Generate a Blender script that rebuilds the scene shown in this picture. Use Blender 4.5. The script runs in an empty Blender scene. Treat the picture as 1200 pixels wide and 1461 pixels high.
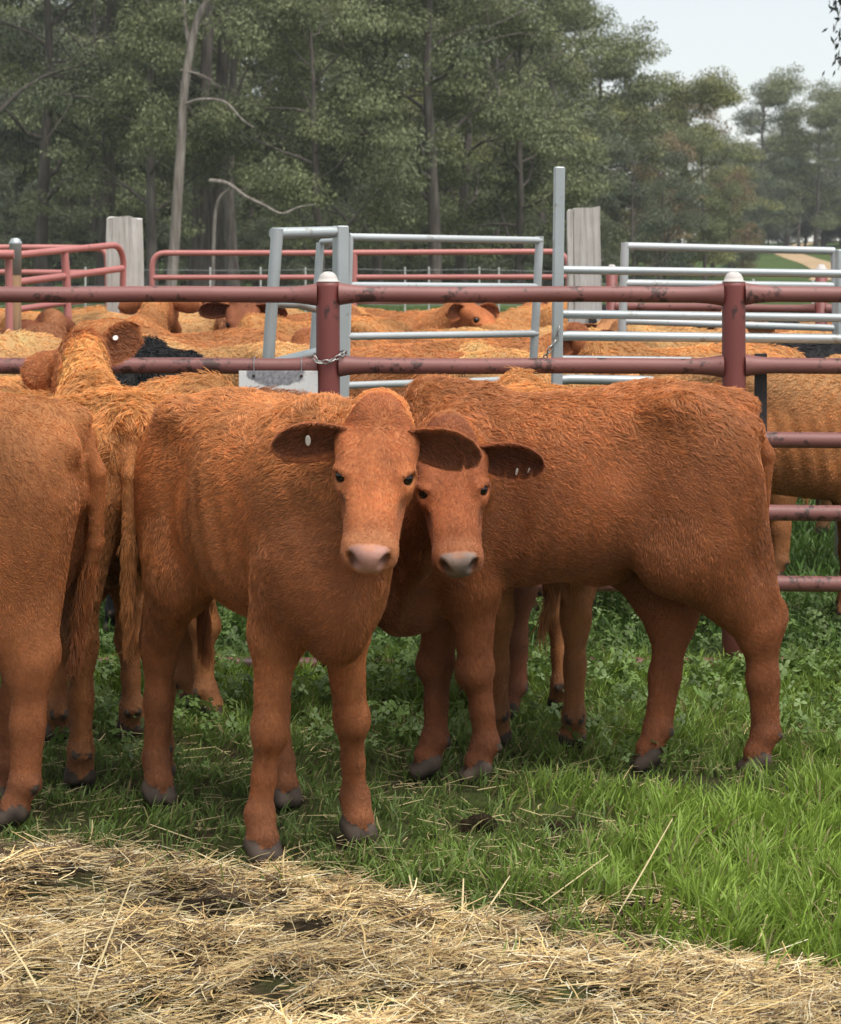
import bpy, math, random
import numpy as np
from mathutils import Vector, Matrix, Quaternion

# ------------------------------------------------------------------ camera, sky, sun, exposure
scene = bpy.context.scene
COL = scene.collection
EYE = 1.55            # camera height in metres
FOC = 3600.0          # focal length in photograph pixels (photo is 1200 wide)
HOR = 365.0           # photograph row of the horizon
cam_d = bpy.data.cameras.new('camera')
cam = bpy.data.objects.new('camera', cam_d); COL.objects.link(cam)
cam.location = (0, 0, EYE); cam.rotation_euler = (math.radians(90), 0, 0)
cam_d.sensor_fit = 'HORIZONTAL'; cam_d.sensor_width = 36.0
cam_d.lens = 36.0 * FOC / 1200.0
cam_d.shift_y = -(1461 / 2 - HOR) / 1200.0
cam_d.clip_start = 0.1; cam_d.clip_end = 3000
cam_d.dof.use_dof = True; cam_d.dof.focus_distance = 6.9; cam_d.dof.aperture_fstop = 16
scene.camera = cam

world = bpy.data.worlds.new('World'); scene.world = world; world.use_nodes = True
SUN_EL, SUN_AZ = math.radians(68), math.radians(140)    # azimuth from +Y (behind the herd) towards -X
wn = world.node_tree; wn.nodes.clear()
w_out = wn.nodes.new('ShaderNodeOutputWorld'); w_bg = wn.nodes.new('ShaderNodeBackground')
w_sky = wn.nodes.new('ShaderNodeTexSky'); w_sky.sky_type = 'NISHITA'; w_sky.sun_disc = False
w_sky.sun_elevation = SUN_EL; w_sky.sun_rotation = SUN_AZ
w_sky.air_density = 1.0; w_sky.dust_density = 0.3; w_sky.ozone_density = 1.0
w_hsv = wn.nodes.new('ShaderNodeHueSaturation'); w_hsv.inputs['Saturation'].default_value = 0.32
wn.links.new(w_sky.outputs[0], w_hsv.inputs['Color'])
wn.links.new(w_hsv.outputs[0], w_bg.inputs['Color'])
w_bg.inputs['Strength'].default_value = 0.047
wn.links.new(w_bg.outputs[0], w_out.inputs['Surface'])

sun_d = bpy.data.lights.new('sun', 'SUN'); sun_d.energy = 1.5; sun_d.angle = math.radians(55); sun_d.color = (1.0, 0.96, 0.9)
sun = bpy.data.objects.new('sun', sun_d); COL.objects.link(sun)
sdir = Vector((math.sin(SUN_AZ) * math.cos(SUN_EL), math.cos(SUN_AZ) * math.cos(SUN_EL), math.sin(SUN_EL)))
sun.rotation_euler = sdir.to_track_quat('Z', 'Y').to_euler(); sun.location = sdir * 50

scene.view_settings.view_transform = 'Standard'; scene.view_settings.look = 'None'
scene.view_settings.gamma = 1.0; scene.view_settings.use_curve_mapping = False
scene.view_settings.exposure = 1.72
scene.render.engine = 'CYCLES'
scene.cycles.use_denoising = True; scene.cycles.use_adaptive_sampling = True; scene.cycles.adaptive_threshold = 0.02
scene.cycles.max_bounces = 6; scene.cycles.diffuse_bounces = 3; scene.cycles.transparent_max_bounces = 6
scene.cycles.caustics_reflective = False; scene.cycles.caustics_refractive = False
scene.cycles_curves.shape = 'RIBBONS'; scene.cycles_curves.subdivisions = 1

rng = np.random.default_rng(11)
random.seed(5)

# ------------------------------------------------------------------ helpers
def P(px, py, Y):
    return np.array([(px - 600.0) / FOC * Y, Y, EYE - (py - HOR) / FOC * Y])
def G(px, py):
    return P(px, py, FOC * EYE / (py - HOR))

def link(o, parent=None):
    COL.objects.link(o)
    if parent is not None: o.parent = parent
    return o
def tag(o, label=None, cat=None, group=None, kind=None):
    if label: o['label'] = label
    if cat: o['category'] = cat
    if group: o['group'] = group
    if kind: o['kind'] = kind
    return o
def empty(name, loc=(0, 0, 0), rz=0.0):
    o = bpy.data.objects.new(name, None); o.empty_display_size = 0.1
    o.location = loc; o.rotation_euler = (0, 0, rz); COL.objects.link(o); return o
def mesh_np(name, verts, faces, nper, smooth=True, col=None, mat=None, extra=None):
    """mesh from numpy arrays; faces (n, nper) of vertex ids (one size)"""
    me = bpy.data.meshes.new(name)
    verts = np.ascontiguousarray(verts, dtype=np.float32); faces = np.ascontiguousarray(faces, dtype=np.int32)
    me.vertices.add(len(verts)); me.vertices.foreach_set('co', verts.ravel())
    me.loops.add(faces.size); me.loops.foreach_set('vertex_index', faces.ravel())
    me.polygons.add(len(faces))
    me.polygons.foreach_set('loop_start', np.arange(0, faces.size, nper, dtype=np.int32))
    try: me.polygons.foreach_set('loop_total', np.full(len(faces), nper, dtype=np.int32))
    except Exception: pass
    me.update(calc_edges=True)
    me.polygons.foreach_set('use_smooth', np.full(len(faces), smooth, dtype=bool))
    if col is not None:
        a = me.attributes.new('Col', 'FLOAT_COLOR', 'POINT')
        c = np.ones((len(verts), 4), dtype=np.float32); c[:, :3] = col
        a.data.foreach_set('color', c.ravel())
    if mat is not None: me.materials.append(mat)
    return me
def obj(name, me, parent=None, loc=None, rz=None):
    o = bpy.data.objects.new(name, me)
    if loc is not None: o.location = loc
    if rz is not None: o.rotation_euler = (0, 0, rz)
    return link(o, parent)
def copy_tree(o, parent=None):
    c = o.copy(); COL.objects.link(c); c.parent = parent
    for ch in o.children: copy_tree(ch, c)
    return c

class MB:
    """collects simple shapes with mixed faces; build() links ONE mesh object"""
    def __init__(s): s.v, s.f, s.sm = [], [], []
    def add(s, vs, fs, smooth=False):
        n = len(s.v); s.v += [tuple(map(float, v)) for v in vs]
        s.f += [tuple(i + n for i in f) for f in fs]; s.sm += [smooth] * len(fs)
    def box(s, c, size, R=None, bev=0.0):
        x, y, z = [d / 2 for d in size]; b = min(bev, x * .9, y * .9, z * .9)
        if b <= 0:
            vs = [(i, j, k) for i in (-x, x) for j in (-y, y) for k in (-z, z)]
            fs = [(0, 1, 3, 2), (4, 6, 7, 5), (0, 4, 5, 1), (2, 3, 7, 6), (0, 2, 6, 4), (1, 5, 7, 3)]
        else:
            prof = [(-x + b, -y), (x - b, -y), (x, -y + b), (x, y - b), (x - b, y), (-x + b, y), (-x, y - b), (-x, -y + b)]
            def inset(p, d): return (p[0] - math.copysign(min(d, abs(p[0])), p[0]), p[1] - math.copysign(min(d, abs(p[1])), p[1]))
            rings = [(-z, b), (-z + b, 0), (z - b, 0), (z, b)]
            vs = [(*inset(p, d), zz) for zz, d in rings for p in prof]
            fs = []
            for r in range(3):
                for i in range(8):
                    j = (i + 1) % 8; fs.append((r * 8 + i, r * 8 + j, r * 8 + 8 + j, r * 8 + 8 + i))
            fs.append(tuple(range(7, -1, -1))); fs.append(tuple(range(24, 32)))
        c = Vector(c)
        vs = [(R @ Vector(v) if R else Vector(v)) + c for v in vs]
        s.add(vs, fs)
    def tube(s, pts, rad, seg=12, caps=True, closed=False):
        pts = [Vector(p) for p in pts]; n = len(pts)
        rad = [rad] * n if not hasattr(rad, '__len__') else rad
        vs, fs = [], []; up = None
        for i, p in enumerate(pts):
            if closed: t = pts[(i + 1) % n] - pts[i - 1]
            else: t = pts[min(i + 1, n - 1)] - pts[max(i - 1, 0)]
            t = t.normalized() if t.length > 1e-9 else Vector((0, 0, 1))
            if up is None:
                a = Vector((0, 0, 1)) if abs(t.z) < .9 else Vector((1, 0, 0)); up = (a - t * a.dot(t)).normalized()
            else: up = (up - t * up.dot(t)).normalized()
            w = t.cross(up)
            for k in range(seg):
                an = 2 * math.pi * k / seg
                vs.append(p + (up * math.cos(an) + w * math.sin(an)) * rad[i])
        m = n if closed else n - 1
        for i in range(m):
            i2 = (i + 1) % n
            for k in range(seg):
                k2 = (k + 1) % seg; fs.append((i * seg + k, i * seg + k2, i2 * seg + k2, i2 * seg + k))
        s.add(vs, fs, True)
        if caps and not closed:
            s.add(vs[:seg], [tuple(range(seg - 1, -1, -1))]); s.add(vs[-seg:], [tuple(range(seg))])
    def lathe(s, c, prof, seg=20):
        """prof: list of (r, z) from bottom to top"""
        vs, fs = [], []; n = len(prof)
        for r, z in prof:
            for k in range(seg):
                a = 2 * math.pi * k / seg; vs.append((c[0] + r * math.cos(a), c[1] + r * math.sin(a), c[2] + z))
        for i in range(n - 1):
            for k in range(seg):
                k2 = (k + 1) % seg; fs.append((i * seg + k, i * seg + k2, (i + 1) * seg + k2, (i + 1) * seg + k))
        fs.append(tuple(range(seg - 1, -1, -1))); fs.append(tuple((n - 1) * seg + k for k in range(seg)))
        s.add(vs, fs, True)
    def build(s, name, mat, parent=None, loc=None, rz=None):
        me = bpy.data.meshes.new(name); me.from_pydata(s.v, [], s.f)
        me.polygons.foreach_set('use_smooth', np.array(s.sm, dtype=bool))
        if mat: me.materials.append(mat)
        me.update(); return obj(name, me, parent, loc, rz)

# ------------------------------------------------------------------ material helpers
def newmat(name):
    m = bpy.data.materials.new(name); m.use_nodes = True
    nt = m.node_tree; b = nt.nodes['Principled BSDF']
    return m, nt, b
def nd(nt, typ, **kw):
    n = nt.nodes.new(typ)
    for k, v in kw.items():
        if k in n.inputs: n.inputs[k].default_value = v
        else: setattr(n, k, v)
    return n
def noise(nt, scale, detail=4, rough=.55, vec=None):
    n = nd(nt, 'ShaderNodeTexNoise', Scale=scale, Detail=detail, Roughness=rough)
    if vec is not None: nt.links.new(vec, n.inputs['Vector'])
    return n
def ramp(nt, fac, stops):
    r = nt.nodes.new('ShaderNodeValToRGB'); e = r.color_ramp.elements
    while len(e) < len(stops): e.new(.5)
    for el, (p, c) in zip(e, stops): el.position = p; el.color = (*c, 1) if len(c) == 3 else c
    nt.links.new(fac, r.inputs[0]); return r
def mixc(nt, fac, a, b, mode='MIX'):
    m = nt.nodes.new('ShaderNodeMix'); m.data_type = 'RGBA'; m.blend_type = mode
    for sock, v in ((0, fac), (6, a), (7, b)):
        if hasattr(v, 'is_output'): nt.links.new(v, m.inputs[sock])
        else: m.inputs[sock].default_value = v if sock == 0 else (*v, 1)
    return m.outputs[2]
def bump(nt, b, h, strength=.4, dist=.01):
    n = nd(nt, 'ShaderNodeBump', Strength=strength, Distance=dist)
    nt.links.new(h, n.inputs['Height']); nt.links.new(n.outputs[0], b.inputs['Normal']); return n
def texco(nt, which='Object'): return nt.nodes.new('ShaderNodeTexCoord').outputs[which]

class VN:
    """smooth vector noise from random sinusoids"""
    def __init__(s, scale, seed, n=10):
        r = np.random.default_rng(seed); s.k = r.normal(size=(n, 3)); s.k *= (2 * np.pi / scale) * (r.uniform(.6, 1.5, n) / np.linalg.norm(s.k, axis=1))[:, None]
        s.ph = r.uniform(0, 6.28, (n, 3)); s.n = n
    def __call__(s, p):
        a = p @ s.k.T
        return np.stack([np.sin(a + s.ph[:, c]).sum(1) for c in range(3)], 1) / math.sqrt(s.n)

def unit(v): v = np.array(v, float); return v / np.linalg.norm(v)
# ------------------------------------------------------------------ ground sheet to the horizon
gnA, gnB, gnC = VN(.55, 21), VN(.16, 22), VN(.05, 23)
def straw_edge(x, y):
    """> 0 inside the straw, metres from its ragged far edge"""
    bx = np.array([-3, -1.12, -.45, 0.0, .48, .92, 3]); by = np.array([6.85, 6.72, 6.42, 6.08, 5.86, 5.50, 4.7])
    p = np.stack([x, y, np.zeros_like(x)], 1)
    return np.interp(x, bx, by) + .10 * gnA(p)[:, 0] + .07 * gnB(p)[:, 1] - y
def ground_z(x, y):
    p = np.stack([x, y, np.zeros_like(x)], 1)
    z = -.012 + .010 * gnA(p)[:, 0] + .005 * gnB(p)[:, 1]
    e = straw_edge(x, y)
    z = z + np.clip(e / .35, 0, 1)**1.3 * (.020 + .020 * gnA(p)[:, 1] + .012 * gnB(p)[:, 2])
    far = np.clip((y - 120) / 200, 0, 1)
    z = z + far**2 * (3 - 2 * far) * (1.2 + np.clip(x / 60, 0, 1) * 2.6) - .05 * np.clip((y - 14) / 20, 0, 1)
    return z
ax_ = np.unique(np.concatenate([np.linspace(-700, -60, 12), np.linspace(-60, -3, 24), np.arange(-3, 3, .04), np.linspace(3, 60, 24), np.linspace(60, 700, 12)]))
ay_ = np.unique(np.concatenate([np.linspace(-60, 4.4, 10), np.arange(4.4, 10.5, .04), np.linspace(10.5, 30, 30), np.linspace(30, 400, 60), np.linspace(400, 1400, 10)]))
XX, YY = np.meshgrid(ax_, ay_, indexing='ij'); gx, gy = XX.ravel(), YY.ravel()
gv = np.stack([gx, gy, ground_z(gx, gy)], 1)
ii, jj = np.meshgrid(np.arange(len(ax_) - 1), np.arange(len(ay_) - 1), indexing='ij'); ny_ = len(ay_)
gq = np.stack([ii * ny_ + jj, (ii + 1) * ny_ + jj, (ii + 1) * ny_ + jj + 1, ii * ny_ + jj + 1], 2).reshape(-1, 4)
M_GROUND, nt, b = newmat('pasture_soil')
tc = texco(nt); n1 = noise(nt, 3.0, 6, .6, tc); n2 = noise(nt, 40, 5, .65, tc); n3 = noise(nt, .25, 4, .6, tc)
soil = ramp(nt, n2.outputs[0], [(.3, (.018, .013, .008)), (.55, (.045, .034, .018)), (.8, (.085, .065, .035))])
grs = ramp(nt, n2.outputs[0], [(.3, (.035, .060, .015)), (.7, (.085, .130, .035))])
sepY = nt.nodes.new('ShaderNodeSeparateXYZ'); nt.links.new(tc, sepY.inputs[0])
farm = nt.nodes.new('ShaderNodeMapRange'); nt.links.new(sepY.outputs['Y'], farm.inputs[0]); farm.inputs[1].default_value = 9.0; farm.inputs[2].default_value = 20.0
addm = nd(nt, 'ShaderNodeMath', operation='ADD', use_clamp=True); patch = ramp(nt, n1.outputs[0], [(.42, (0, 0, 0)), (.6, (.55, .55, .55))])
nt.links.new(farm.outputs[0], addm.inputs[0]); nt.links.new(patch.outputs[0], addm.inputs[1])
gcol = mixc(nt, addm.outputs[0], soil.outputs[0], grs.outputs[0])
gcol = mixc(nt, .6, gcol, ramp(nt, n3.outputs[0], [(.35, (.6, .6, .5)), (.65, (1.3, 1.25, 1.1))]).outputs[0], 'MULTIPLY')
nt.links.new(gcol, b.inputs['Base Color']); b.inputs['Roughness'].default_value = .95; b.inputs['Specular IOR Level'].default_value = .15
bump(nt, b, n2.outputs[0], .8, .02)
go = obj('ground', mesh_np('ground', gv, gq, 4, True, None, M_GROUND)); go['kind'] = 'structure'
go['label'] = 'muddy pasture ground running back to the trees'

# dirt track on the far paddock, right
def ribbon(name, pts, width, mat, dz):
    pts = np.array(pts, float); v = []
    for i, p in enumerate(pts):
        t = pts[min(i + 1, len(pts) - 1)] - pts[max(i - 1, 0)]; t /= np.linalg.norm(t); s = np.array([t[1], -t[0]]); w = width[i] / 2
        for sg in (-1, 1):
            q = p + s * w * sg; v.append((q[0], q[1], ground_z(np.array([q[0]]), np.array([q[1]]))[0] + dz))
    f = [(2 * i, 2 * i + 1, 2 * i + 3, 2 * i + 2) for i in range(len(pts) - 1)]
    return obj(name, mesh_np(name, v, f, 4, True, None, mat))
M_TRACK, nt, b = newmat('track_dirt'); tc = texco(nt); n1 = noise(nt, .6, 5, .6, tc)
nt.links.new(ramp(nt, n1.outputs[0], [(.3, (.30, .20, .10)), (.7, (.48, .34, .19))]).outputs[0], b.inputs['Base Color']); b.inputs['Roughness'].default_value = .95
tr = []
for t in np.linspace(0, 1, 24):
    Y = 150 + 200 * t; px = 1185 - 45 * math.sin(t * 3.0) + 20 * math.sin(t * 9) ; tr.append(((px - 600) / FOC * Y, Y))
tk = ribbon('dirt_track', tr, [2.6 - .2 * i / 24 for i in range(24)], M_TRACK, .03); tk['kind'] = 'structure'; tk['label'] = 'pale orange dirt track winding across the far paddock'

# ------------------------------------------------------------------ grass, clover, straw
def blades(x, y, L, wid, lean, ldir, col, name, mat, droop=.5, z0=0.0):
    n = len(x); z = ground_z(x, y) + z0; r = np.random.default_rng(n)
    fx, fy = np.cos(ldir), np.sin(ldir); ph = r.uniform(0, 6.28, n); sx, sy = np.cos(ph), np.sin(ph)
    V = np.empty((n, 8, 3), np.float32)
    for k, t in enumerate((0, .4, .75, 1.0)):
        out = L * lean * (t**1.6) ; up = L * np.sqrt(np.clip(1 - lean**2 * .75, .05, 1)) * (t - droop * lean * t**3 * .75)
        w = wid * (1, .95, .65, .08)[k] * .5
        for s in (0, 1):
            sg = -1 if s == 0 else 1
            V[:, k * 2 + s, 0] = x + fx * out + sx * w * sg; V[:, k * 2 + s, 1] = y + fy * out + sy * w * sg; V[:, k * 2 + s, 2] = z + up
    base = (np.arange(n) * 8)[:, None, None]; q = np.array([[0, 1, 3, 2], [2, 3, 5, 4], [4, 5, 7, 6]])[None]
    F = (base + q).reshape(-1, 4); C = np.repeat(col, 8, axis=0) * np.tile(np.repeat([.75, .95, 1.05, 1.1], 2), n)[:, None]
    o = obj(name, mesh_np(name, V.reshape(-1, 3), F, 4, True, C, mat)); o['kind'] = 'stuff'; return o
def leafmat(name, trans=.35, rough=.5, spec=.35):
    m, nt, b = newmat(name); at = nd(nt, 'ShaderNodeAttribute', attribute_name='Col')
    nt.links.new(at.outputs['Color'], b.inputs['Base Color']); b.inputs['Roughness'].default_value = rough; b.inputs['Specular IOR Level'].default_value = spec
    tr = nt.nodes.new('ShaderNodeBsdfTranslucent'); nt.links.new(at.outputs['Color'], tr.inputs['Color'])
    mx = nt.nodes.new('ShaderNodeMixShader'); mx.inputs[0].default_value = trans
    nt.links.new(b.outputs[0], mx.inputs[1]); nt.links.new(tr.outputs[0], mx.inputs[2]); nt.links.new(mx.outputs[0], nt.nodes['Material Output'].inputs['Surface'])
    return m
M_BLADE = leafmat('grass_blade', .35)
def in_view(n, y0, y1, margin=.35):
    y = rng.uniform(y0, y1, n); x = rng.uniform(-1, 1, n) * (y1 / 6 + margin); k = np.abs(x) < y / 6 + margin; return x[k], y[k]
TREAD = [G(*q)[:2] for q in ((374, 1228), (510, 1200), (226, 1150), (404, 1150), (684, 1120), (612, 1112), (1082, 1108), (928, 1102), (60, 1165), (150, 1090), (690, 1180), (800, 1180), (320, 1180), (560, 1130))]
def lush(x, y):
    """0 trampled .. 1 long fresh grass; the right of the pen is least trodden"""
    p = np.stack([x, y, np.zeros_like(x)], 1)
    base = np.clip((x - .12) / .55, 0, 1) * np.clip((8.6 - y) / 1.5, 0, 1) + .55 * np.clip((y - 7.9) / .8, 0, 1) + .5 * np.exp(-((y - 9.15) / .25)**2) + .30 * np.exp(-((x + .02) / .35)**2 - ((y - 6.35) / .30)**2)
    mud = np.exp(-((x - .80) / .30)**2 - ((y - 7.35) / .22)**2)
    for hx_, hy_ in TREAD: mud = np.maximum(mud, .75 * np.exp(-((x - hx_) / .13)**2 - ((y - hy_) / .16)**2))
    return np.clip(base + .16 * gnA(p)[:, 2] - .9 * mud, 0, 1), mud
gx, gy = in_view(165000, 5.2, 9.6)
e = straw_edge(gx, gy); lu, mud = lush(gx, gy); p3 = np.stack([gx, gy, np.zeros_like(gx)], 1)
tuft = np.clip(.5 + .55 * gnB(p3)[:, 0] + .35 * gnC(p3)[:, 1], 0, 1)
keep = (rng.random(len(gx)) < (.22 + .78 * tuft) * (.62 + .38 * lu) * (1 - .82 * mud)) & ((e < .02) | (rng.random(len(gx)) < .05 * (e < .5)))
gx, gy, lu, tuft = gx[keep], gy[keep], lu[keep], tuft[keep]; n = len(gx)
L = (.030 + .030 * rng.random(n)) * (1 + tuft * .4) + lu * (.026 + .046 * rng.random(n)) * (.5 + tuft)
lean = np.clip(rng.normal(.62 - .12 * lu, .2, n), .1, .97)
ld = 2.2 * gnB(np.stack([gx, gy, np.zeros(n)], 1))[:, 2] + rng.normal(0, .9, n)
fresh = np.array([.235, .345, .052]); dull = np.array([.125, .190, .045]); dry = np.array([.30, .25, .11])
gc = dull + (fresh - dull) * np.clip(lu * .95 + .25 * rng.random(n), 0, 1)[:, None]
gc *= (.7 + .6 * rng.random(n))[:, None]; dm = rng.random(n) < (.10 - .05 * lu); gc[dm] = dry * (.6 + .7 * rng.random(dm.sum()))[:, None]
g1 = blades(gx, gy, L, .0034 + .0028 * rng.random(n) + .001 * lu, lean, ld, gc, 'pasture_grass', M_BLADE)
g1['label'] = 'green pasture grass, trodden under the cattle and long on the right'
gx, gy = in_view(44000, 9.6, 16.5, 1.0); n = len(gx)
L = .06 + .09 * rng.random(n); gc = (np.array([.07, .12, .028]) + (np.array([.10, .20, .035]) - np.array([.07, .12, .028])) * rng.random(n)[:, None]) * (.7 + .6 * rng.random(n))[:, None]
g2 = blades(gx, gy, L, .007 + .006 * rng.random(n), np.clip(rng.normal(.55, .2, n), .1, .95), rng.uniform(0, 6.28, n), gc, 'pen_grass', M_BLADE); g2['label'] = 'grass inside the cattle pen behind the fence'
gx, gy = in_view(42000, 16.5, 75, 4.0); n = len(gx)
gc = np.array([.060, .095, .026]) * (.6 + .8 * rng.random(n))[:, None]
g3 = blades(gx, gy, .06 + .10 * rng.random(n), .012 + .012 * rng.random(n), np.clip(rng.normal(.5, .2, n), .1, .95), rng.uniform(0, 6.28, n), gc, 'paddock_grass', M_BLADE); g3['label'] = 'grass of the paddock between the yards and the trees'

# clover and broad weeds behind the calves
def leaflets(x, y, z, size, col, name, mat, tilt=.5):
    n = len(x); r = np.random.default_rng(n + 1); a0 = r.uniform(0, 6.28, n); V = np.empty((n, 3, 5, 3), np.float32)
    tx, ty = r.normal(0, tilt, n), r.normal(0, tilt, n)
    for l in range(3):
        a = a0 + l * 2.094
        for k, (u, v) in enumerate(((0, 0), (.55, -.42), (1.0, -.18), (1.0, .18), (.55, .42))):
            dx = (np.cos(a) * u - np.sin(a) * v) * size; dy = (np.sin(a) * u + np.cos(a) * v) * size
            V[:, l, k, 0] = x + dx; V[:, l, k, 1] = y + dy; V[:, l, k, 2] = z + dx * tx + dy * ty + size * (.15 if k in (1, 4) else 0)
    F = (np.arange(n * 3) * 5)[:, None] + np.array([0, 1, 2, 3, 4])[None]
    o = obj(name, mesh_np(name, V.reshape(-1, 3), F, 5, False, np.repeat(col, 15, axis=0), mat)); o['kind'] = 'stuff'; return o
M_LEAF = leafmat('clover_leaf', .3)
cx, cy = in_view(11000, 7.5, 11.0); fxx, fyy = in_view(2600, 8.95, 9.28); cx, cy = np.concatenate([cx, fxx]), np.concatenate([cy, fyy]); p3 = np.stack([cx, cy, np.zeros_like(cx)], 1)
k = (gnA(p3)[:, 0] + .5 * gnB(p3)[:, 0] + np.clip((cy - 8.1) * .9, -1.2, .6) > .1); cx, cy = cx[k], cy[k]; n = len(cx)
cc = np.array([.120, .190, .045]) * (.6 + .8 * rng.random(n))[:, None]; cc[rng.random(n) < .12] = np.array([.24, .33, .13])
c1 = leaflets(cx, cy, ground_z(cx, cy) + .03 + .085 * rng.random(n), .012 + .014 * rng.random(n), cc, 'clover', M_LEAF); c1['label'] = 'clover and broad-leaved weeds along the fence line'

M_STRAW = leafmat('straw_stalk', .12, .55, .4)
def straw(x, y, z, L, wid, ang, pitch, bend, col, name, label):
    n = len(x); V = np.empty((n, 9, 3), np.float32); r = np.random.default_rng(n + 3)
    ca, sa = np.cos(ang), np.sin(ang); cp, sp_ = np.cos(pitch), np.sin(pitch)
    for k, t in enumerate((-.5, .05, .5)):
        px = x + ca * cp * L * t - sa * bend * L * (t * t - .08); py = y + sa * cp * L * t + ca * bend * L * (t * t - .08); pz = z + sp_ * L * (t + .5) - .25 * np.abs(bend) * L * t * t
        w = wid * (.5, .55, .35)[k]
        for j, (u, v) in enumerate(((-1, -.35), (0, .5), (1, -.35))):
            V[:, k * 3 + j, 0] = px - sa * u * w; V[:, k * 3 + j, 1] = py + ca * u * w; V[:, k * 3 + j, 2] = pz + v * w
    q = np.array([[0, 1, 4, 3], [1, 2, 5, 4], [3, 4, 7, 6], [4, 5, 8, 7]])[None]
    F = ((np.arange(n) * 9)[:, None, None] + q).reshape(-1, 4)
    o = obj(name, mesh_np(name, V.reshape(-1, 3), F, 4, True, np.repeat(col, 9, axis=0), M_STRAW)); o['kind'] = 'stuff'; o['label'] = label; return o
sx, sy = in_view(175000, 4.7, 7.0, .25); e = straw_edge(sx, sy); p3 = np.stack([sx, sy, np.zeros_like(sx)], 1)
den = np.clip(.60 + .55 * gnB(p3)[:, 1] + .42 * gnA(p3)[:, 2], .04, 1)
k = (rng.random(len(sx)) < den * np.clip(e / .34 + .12, 0, 1) * (e > -.35)); sx, sy = sx[k], sy[k]; n = len(sx); p3 = p3[k]
thick = np.clip(e[k] / .5, .1, 1)
sc = np.array([[.54, .39, .17], [.66, .53, .29], [.36, .23, .10], [.12, .075, .040], [.70, .62, .43]])[rng.choice(5, n, p=[.31, .19, .22, .20, .08])]
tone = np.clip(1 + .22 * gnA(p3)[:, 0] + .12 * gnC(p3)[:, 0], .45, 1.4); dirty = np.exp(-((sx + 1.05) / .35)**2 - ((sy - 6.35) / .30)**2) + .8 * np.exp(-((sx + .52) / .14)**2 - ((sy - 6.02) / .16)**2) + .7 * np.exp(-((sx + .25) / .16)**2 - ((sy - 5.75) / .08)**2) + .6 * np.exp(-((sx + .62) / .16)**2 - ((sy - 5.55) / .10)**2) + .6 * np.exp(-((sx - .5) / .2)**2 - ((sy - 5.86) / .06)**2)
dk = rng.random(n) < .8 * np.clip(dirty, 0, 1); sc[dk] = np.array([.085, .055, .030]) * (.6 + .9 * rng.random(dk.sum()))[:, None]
sc = sc * (tone * (.75 + .5 * rng.random(n)))[:, None]
swirl = 1.6 * gnB(p3)[:, 0] + rng.uniform(-1.9, 1.9, n)
straw(sx, sy, ground_z(sx, sy) + .004 + .035 * rng.random(n)**1.5 * thick, .022 + .13 * rng.random(n)**2.6, .0013 + .0024 * rng.random(n)**1.5, swirl, np.abs(rng.normal(0, .15, n)), rng.normal(0, .25, n), sc, 'straw', 'spread golden straw covering the ground in the foreground')
# longer stalks that stick up at the rim, each one telling
ex = [((590, 1292), .10, 1.9, .9), ((918, 1310), .30, .80, .75), ((1085, 1352), .13, 1.15, .6), ((700, 1310), .20, 1.0, .5), ((40, 1452), .26, 2.2, .5), ((150, 1440), .30, 1.1, .9), ((660, 1300), .12, 1.5, .7), ((170, 1160), .12, .25, .1), ((250, 1195), .16, 2.7, .2), ((820, 1290), .2, .3, .55)]
ep = np.array([G(*q[0])[:2] for q in ex]); m = len(ex)
straw(ep[:, 0], ep[:, 1], ground_z(ep[:, 0], ep[:, 1]) + .01, np.array([q[1] for q in ex]), np.full(m, .0045), np.array([q[2] for q in ex]), np.array([q[3] for q in ex]), rng.normal(0, .05, m), np.tile([.62, .50, .27], (m, 1)), 'straw_stalks', 'long pale straw stalks sticking up at the rim of the straw')
sx, sy = in_view(5200, 5.6, 8.3, .2); lu, mud = lush(sx, sy); k = rng.random(len(sx)) < .35 + .6 * np.clip((7.0 - sy) / .8, 0, 1); sx, sy = sx[k], sy[k]; n = len(sx)
straw(sx, sy, ground_z(sx, sy) + .006 + .03 * rng.random(n), .03 + .10 * rng.random(n)**2, .0020 + .002 * rng.random(n), rng.uniform(0, 6.28, n), np.abs(rng.normal(0, .15, n)), rng.normal(0, .2, n), np.array([.42, .34, .17]) * (.5 + .8 * rng.random(n))[:, None], 'loose_straw', 'loose straw bits scattered over the trodden grass')

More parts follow.
